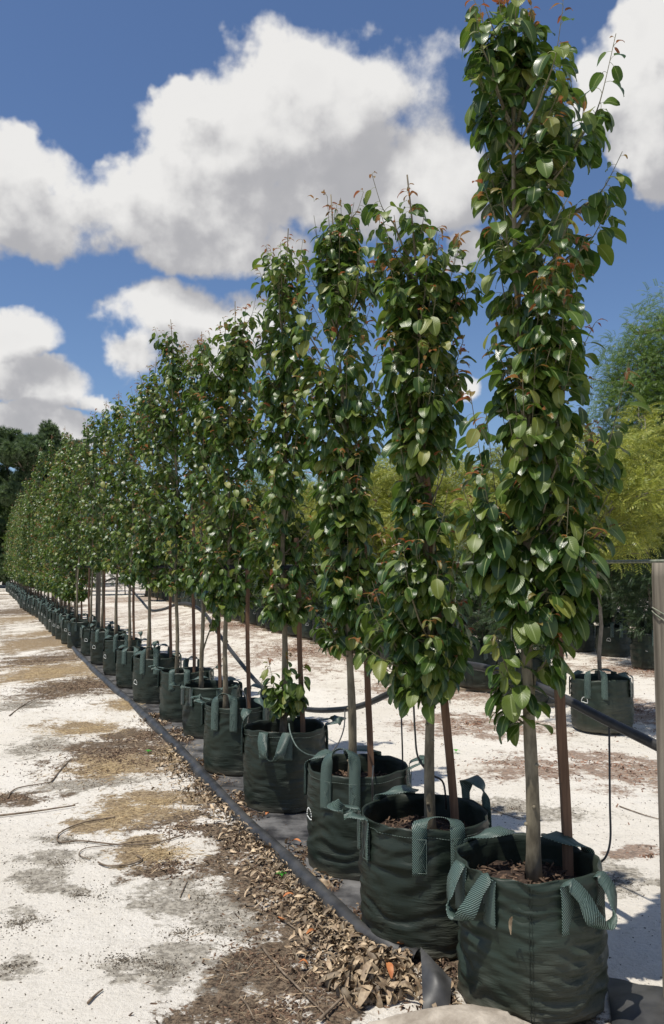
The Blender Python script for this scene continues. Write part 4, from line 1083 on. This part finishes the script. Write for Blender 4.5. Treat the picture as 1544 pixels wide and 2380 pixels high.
flap([(770, 2118, .03), (850, 2196, .03), (846, 2216, .004), (790, 2150, .004)], 'loose black plastic strip lying parallel to the edging in the litter', 4, bow=.01)
flap([(1410, 2270, .01), (1560, 2300, .02), (1560, 2390, .02), (1425, 2400, .01)], 'crumpled plastic sheet corner on the ground beside the bag behind the rock', 6, bow=.02)

# ------------------------------------------------------------------ rock
b = MB(); V = []; K, n = 20, 48; c = ground(1045, 2425)
for i in range(K + 1):
    ph = math.pi / 2 * i / K
    for j in range(n):
        a = 2 * math.pi * j / n; v = Vector((math.cos(a) * math.cos(ph), math.sin(a) * math.cos(ph), math.sin(ph)))
        f = 1 + .16 * mn.noise(v * 1.6 + Vector((3, 1, 0))) + .06 * mn.noise(v * 5) + .02 * mn.noise(v * 16)
        V.append((v.x * .30 * f, v.y * .115 * f, v.z * .105 * f * (1 + .25 * v.x) - .012))
Q = [(i * n + j, i * n + (j + 1) % n, (i + 1) * n + (j + 1) % n, (i + 1) * n + j) for i in range(K) for j in range(n)]
b.add(V, Q); o = link('rock', b.mesh('rock', [M['rock']])); o.location = c; tag(o, 'pale rounded limestone rock lying against the foremost planter bag', 'rock')

# ------------------------------------------------------------------ litter
def dry_base(L, W, curl, fold, seed):
    b = MB(); rr = random.Random(seed); V = []; nr, nc = 4, 2; P = Vector((-L / 2, 0, .004)); e = curl * .5
    for r in range(nr + 1):
        t = r / nr; w = W * (max(t, .02) ** .6) * (max(1 - t, .02) ** .6) * 1.4
        for c in range(nc + 1):
            s = -1 + c; V.append(P + Vector((0, s * w, abs(s) * w * fold + rr.uniform(-.002, .002))))
        P = P + Vector((math.cos(e), 0, math.sin(e))) * (L / nr); e -= curl / nr
    b.add(V, [(r * 3 + c, r * 3 + c + 1, r * 3 + c + 4, r * 3 + c + 3) for r in range(nr) for c in range(nc)]); return base_of(b)
DRY = [dry_base(.075, .020, 1.6, .5, 1), dry_base(.06, .018, -1.2, .7, 2), dry_base(.085, .016, 1.0, .9, 3), dry_base(.05, .020, 2.0, .3, 4)]
STR = [chip_base(.030, .0012, .002), chip_base(.018, .001, .002), chip_base(.045, .0011, .002)]
def scatter(name, lab, n, bases, material, fpos, smin, smax, tilt, zoff=.0):
    P = []; rr = random.Random(name + lab); guard = 0
    while len(P) < n and guard < n * 40:
        guard += 1
        q = fpos(rr)
        if q is not None: P.append((q[0], q[1], float(gz(q[0], q[1])) + zoff + (q[2] if len(q) > 2 else 0)))
    P = np.array(P); S = np.random.uniform(smin, smax, len(P))
    me = instances(name, bases, np.random.randint(0, len(bases), len(P)), Ms_of(P, S, tilt), [material])
    return tag(link(name, me), lab, kind='stuff')
def zone_pos(kind, thr, ymax=14, side=None):
    ki = ZK[kind]; Z = [z for z in ZN if z[0] == ki and z[2] < ymax]; W_ = [max(.05, z[3] * z[4]) for z in Z]
    def f(rr):
        z = rr.choices(Z, W_)[0]; a = rr.uniform(0, 6.283); d = abs(rr.gauss(0, .75))
        x = z[1] + z[3] * d * math.cos(a); y = z[2] + z[4] * d * math.sin(a)
        if mn.noise(Vector((x * 3.5, y * 3.5, ki))) + rr.gauss(0, .2) < -.08: return None
        for bp in bag_pos[:8]:
            if (x - bp.x) ** 2 + (y - bp.y) ** 2 < .07: return None
        return x, y
    return f
scatter('mulch_chips', 'dark brown mulch chips strewn along the path edge', 16000, CHIPS, M['chip'], zone_pos('m', .3), .4, 1.3, .5)
scatter('straw_litter', 'tan straw lying in patches on the sand', 8000, STR, M['straw'], zone_pos('s', .3), .5, 1.4, .25, .002)
scatter('straw_litter', 'pale straw bits mixed in the dark mulch', 2600, STR, M['dry'], zone_pos('m', .3), .5, 1.2, .3, .003)
scatter('red_mulch', 'red-brown bark mulch strewn between the rows of bags', 11000, CHIPS, M['redchip'], zone_pos('r', .3, 30), .6, 1.7, .5)
scatter('leaf_litter', 'small red-brown fallen leaves strewn between the rows of bags', 1800, DRY, M['redchip'], zone_pos('r', .3, 22), .25, .7, .4, .003)
scatter('leaf_litter', 'tan fallen leaves strewn over the mulch between the rows', 900, DRY, M['dry'], zone_pos('r', .3, 22), .25, .6, .4, .003)
scatter('soil_crumbs', 'small dark soil crumbs scattered over the pale sand', 10000, [chip_base(.0035, .003, .0035), chip_base(.002, .002, .0025)], M['crumb'], lambda rr: (rr.uniform(-3.5, 3.0), 2.2 + 7 * rr.random() ** 1.4) , .4, 1.5, .8)
scatter('soil_crumbs', 'grey soil crumbs in the trodden patches', 8000, [chip_base(.0035, .003, .0035), chip_base(.002, .002, .0025)], M['crumb'], zone_pos('g', .3), .4, 1.4, .8)
def near_edge(rr):
    t = rr.random() ** 1.3; i = len(sp_) - 1 - int(t * 62); p_ = sp_[max(i, 0)]
    d = abs(rr.gauss(0, .125)) + .04
    x, y = p_.x - d * .75, p_.y - d * .65
    h = .05 * max(0, 1 - d / .3) * rr.random()
    return x, y, h
scatter('leaf_litter', 'dry curled tan leaves drifted against the black edging', 2300, DRY, M['dry'], near_edge, .12, .75, .5, .004)
pile_c = ground(868, 2290)
def pile(rr):
    a = rr.uniform(0, 6.28); d = math.sqrt(rr.random()) * 1.0
    x = pile_c.x + .15 * d * math.cos(a); y = pile_c.y + .17 * d * math.sin(a); return x, y, .055 * (1 - d) * rr.uniform(.3, 1)
scatter('leaf_litter', 'thick pile of big tan fallen leaves in front of the torn plastic flap', 380, DRY, M['dry'], pile, .45, 1.4, .95, .012)
def under(rr):
    i = rr.randrange(7); bp = bag_pos[i]; a = rr.uniform(2.4, 4.4); d = .27 + abs(rr.gauss(0, .10)); return bp.x + d * math.cos(a), bp.y + d * math.sin(a) - .02
scatter('leaf_litter', 'dry leaves caught between the edging and the bags', 420, DRY, M['dry'], under, .5, 1.0, .5, .012)
scatter('mulch_chips', 'dark mulch between the edging and the bags', 2600, CHIPS, M['chip'], under, .5, 1.4, .5, .010)
OR = [dict(p=(672, 2097), s=.8), dict(p=(655, 2143), s=.9), dict(p=(722, 2188), s=1.0), dict(p=(706, 2262), s=.9), dict(p=(905, 2305), s=1.0), dict(p=(940, 2230), s=1.2), dict(p=(690, 1968), s=.9), dict(p=(622, 1905), s=.8), dict(p=(520, 1735), s=.8)]
OL = ['single round orange leaf on the dark mulch', 'curled tan-orange leaf at the tip of a thin stick', 'orange leaf half under a curved twig', 'reddish leaf on the litter near the sticks', 'bright orange crumpled leaf in the leaf pile', 'pale orange leaf against the torn plastic', 'orange leaf beside the emblem bag', 'small orange leaf under the bag with hanging strap', 'orange leaf by the creased bag']
for i, d in enumerate(OR):
    V_, f4, f3, uv_, m4, m3 = DRY[i % 4]
    me = mesh_np('fallen_leaf', V_ * d['s'], [f4], [M['orange']]); q = ground(*d['p']); o = link('fallen_leaf', me); o.location = (q.x, q.y, gz(q.x, q.y) + (.02 if i < 4 else (.06 if i in (4, 5) else .018))); o.rotation_euler = (random.gauss(0, .25), random.gauss(0, .2), 1.9 * i + .4)
    tag(o, OL[i], 'leaf', 'single orange fallen leaves')
# dry leaf stuck on the foremost bag
bp = bag_pos[0]; q = depth(1188, 2150, bp.y - .262)
me = mesh_np('fallen_leaf', DRY[2][0] * np.array([.85, .6, 1]), [DRY[2][1]], [M['dry']]); o = link('fallen_leaf', me); o.location = (q.x, q.y - .022, q.z); o.rotation_euler = (0, R(80), R(92)); tag(o, 'small dry tan leaf stuck to the front of the foremost bag', 'leaf')
STI = [([(-30, 1905), (60, 1894), (175, 1877)], .012, 'thick brown stick lying across the sandy path', .010), ([(22, 1668), (60, 1638), (118, 1608)], .010, 'dark crooked stick on the sand beside straw', .008),
       ([(17, 1855), (40, 1832), (120, 1820)], .009, 'dark bent twig near the thick stick', .006), ([(120, 1818), (140, 1795), (165, 1772)], .009, 'short dark twig pointing at the mulch patch', .006),
       ([(608, 2205), (660, 2272), (765, 2378)], .0085, 'long pale stick leaning across the litter', .012), ([(650, 2135), (690, 2165), (742, 2205)], .006, 'thin pale stick beside the curled orange leaf', .01),
       ([(745, 2385), (800, 2330), (900, 2240)], .009, 'pale brown stick running into the leaf pile', .03), ([(728, 2160), (745, 2180), (738, 2215), (722, 2230)], .006, 'dark curved twig by the orange leaf', .008),
       ([(205, 2350), (225, 2330), (240, 2318)], .008, 'short dark twig alone on the pale sand', .005), ([(560, 2330), (575, 2350), (590, 2385)], .007, 'stubby pale twig at the edge of the litter', .006),
       ([(1100, 1865), (1150, 1885), (1210, 1905)], .006, 'thin dark twig on the sand between the rows', .005), ([(418, 2085), (430, 2062), (436, 2048)], .005, 'tiny dark twig in the grey trodden soil', .004),
       ([(1440, 1880), (1500, 1900), (1560, 1915)], .006, 'twig on the sand near the timber post', .005)]
for pts, r, lab, lift in STI:
    P3 = []
    for x, y in pts: q = ground(x, y); q.z = float(gz(q.x, q.y)) + r * .8 + lift * .3; P3.append(q)
    s = spline(P3, 6); s = [v + Vector((.004 * mn.noise(v * 9), .004 * mn.noise(v * 9 + Vector((5, 0, 0))), 0)) for v in s]
    b = MB(); b.tube(s, [.62 * r * (1 - .45 * i / len(s)) for i in range(len(s))], 7); tag(link('stick', b.mesh('stick', [M['stick']])), lab, 'stick', 'sticks on the ground')
for pts, r, lab in [([(268, 1908), (200, 1918), (155, 1935), (134, 1952), (140, 1968), (190, 1964), (280, 1972), (360, 1968), (425, 1952)], .0042, 'brown hoop of old tube lying around the straw patch'),
                    ([(345, 1962), (260, 1972), (200, 1980), (184, 1995), (210, 2006)], .0026, 'thin brown wire loop inside the old tube hoop'),
                    ([(228, 2012), (250, 2020), (300, 2016), (330, 2004), (318, 1996)], .0045, 'dark curved piece of tube below the hoop')]:
    P3 = []
    for x, y in pts: q = ground(x, y); q.z = float(gz(q.x, q.y)) + r + .006; P3.append(q)
    b = MB(); b.tube(spline(P3, 6), r, 7); tag(link('old_tube', b.mesh('old_tube', [M['stick']])), lab, 'tube')
for i, (x, y) in enumerate([(655, 2042), (832, 2160), (345, 1755), (1060, 1752)]):
    q = ground(x, y); b = MB()
    for k2 in range(7):
        a = k2 * 2.4; d = Vector((math.cos(a), math.sin(a), 0)); u = Vector((-d.y, d.x, 0)) * .007; L = .026 + .006 * (k2 % 3)
        b.add([Vector((0, 0, .004)), d * L * .6 + u + Vector((0, 0, .018)), d * L + Vector((0, 0, .012)), d * L * .6 - u + Vector((0, 0, .018))], [(0, 1, 2, 3)])
    b.tube([Vector((0, 0, -.01)), Vector((0, 0, .01))], .002, 5)
    o = link('weed', b.mesh('weed', [M['weed']])); o.location = (q.x, q.y, gz(q.x, q.y) + .012)
    tag(o, ['tiny bright green weed in the mulch by the edging', 'bright green weed touching the leaf pile', 'small pale weed in the straw beside the edging', 'tiny green weed on the sand between the rows'][i], 'weed', 'small green weeds')
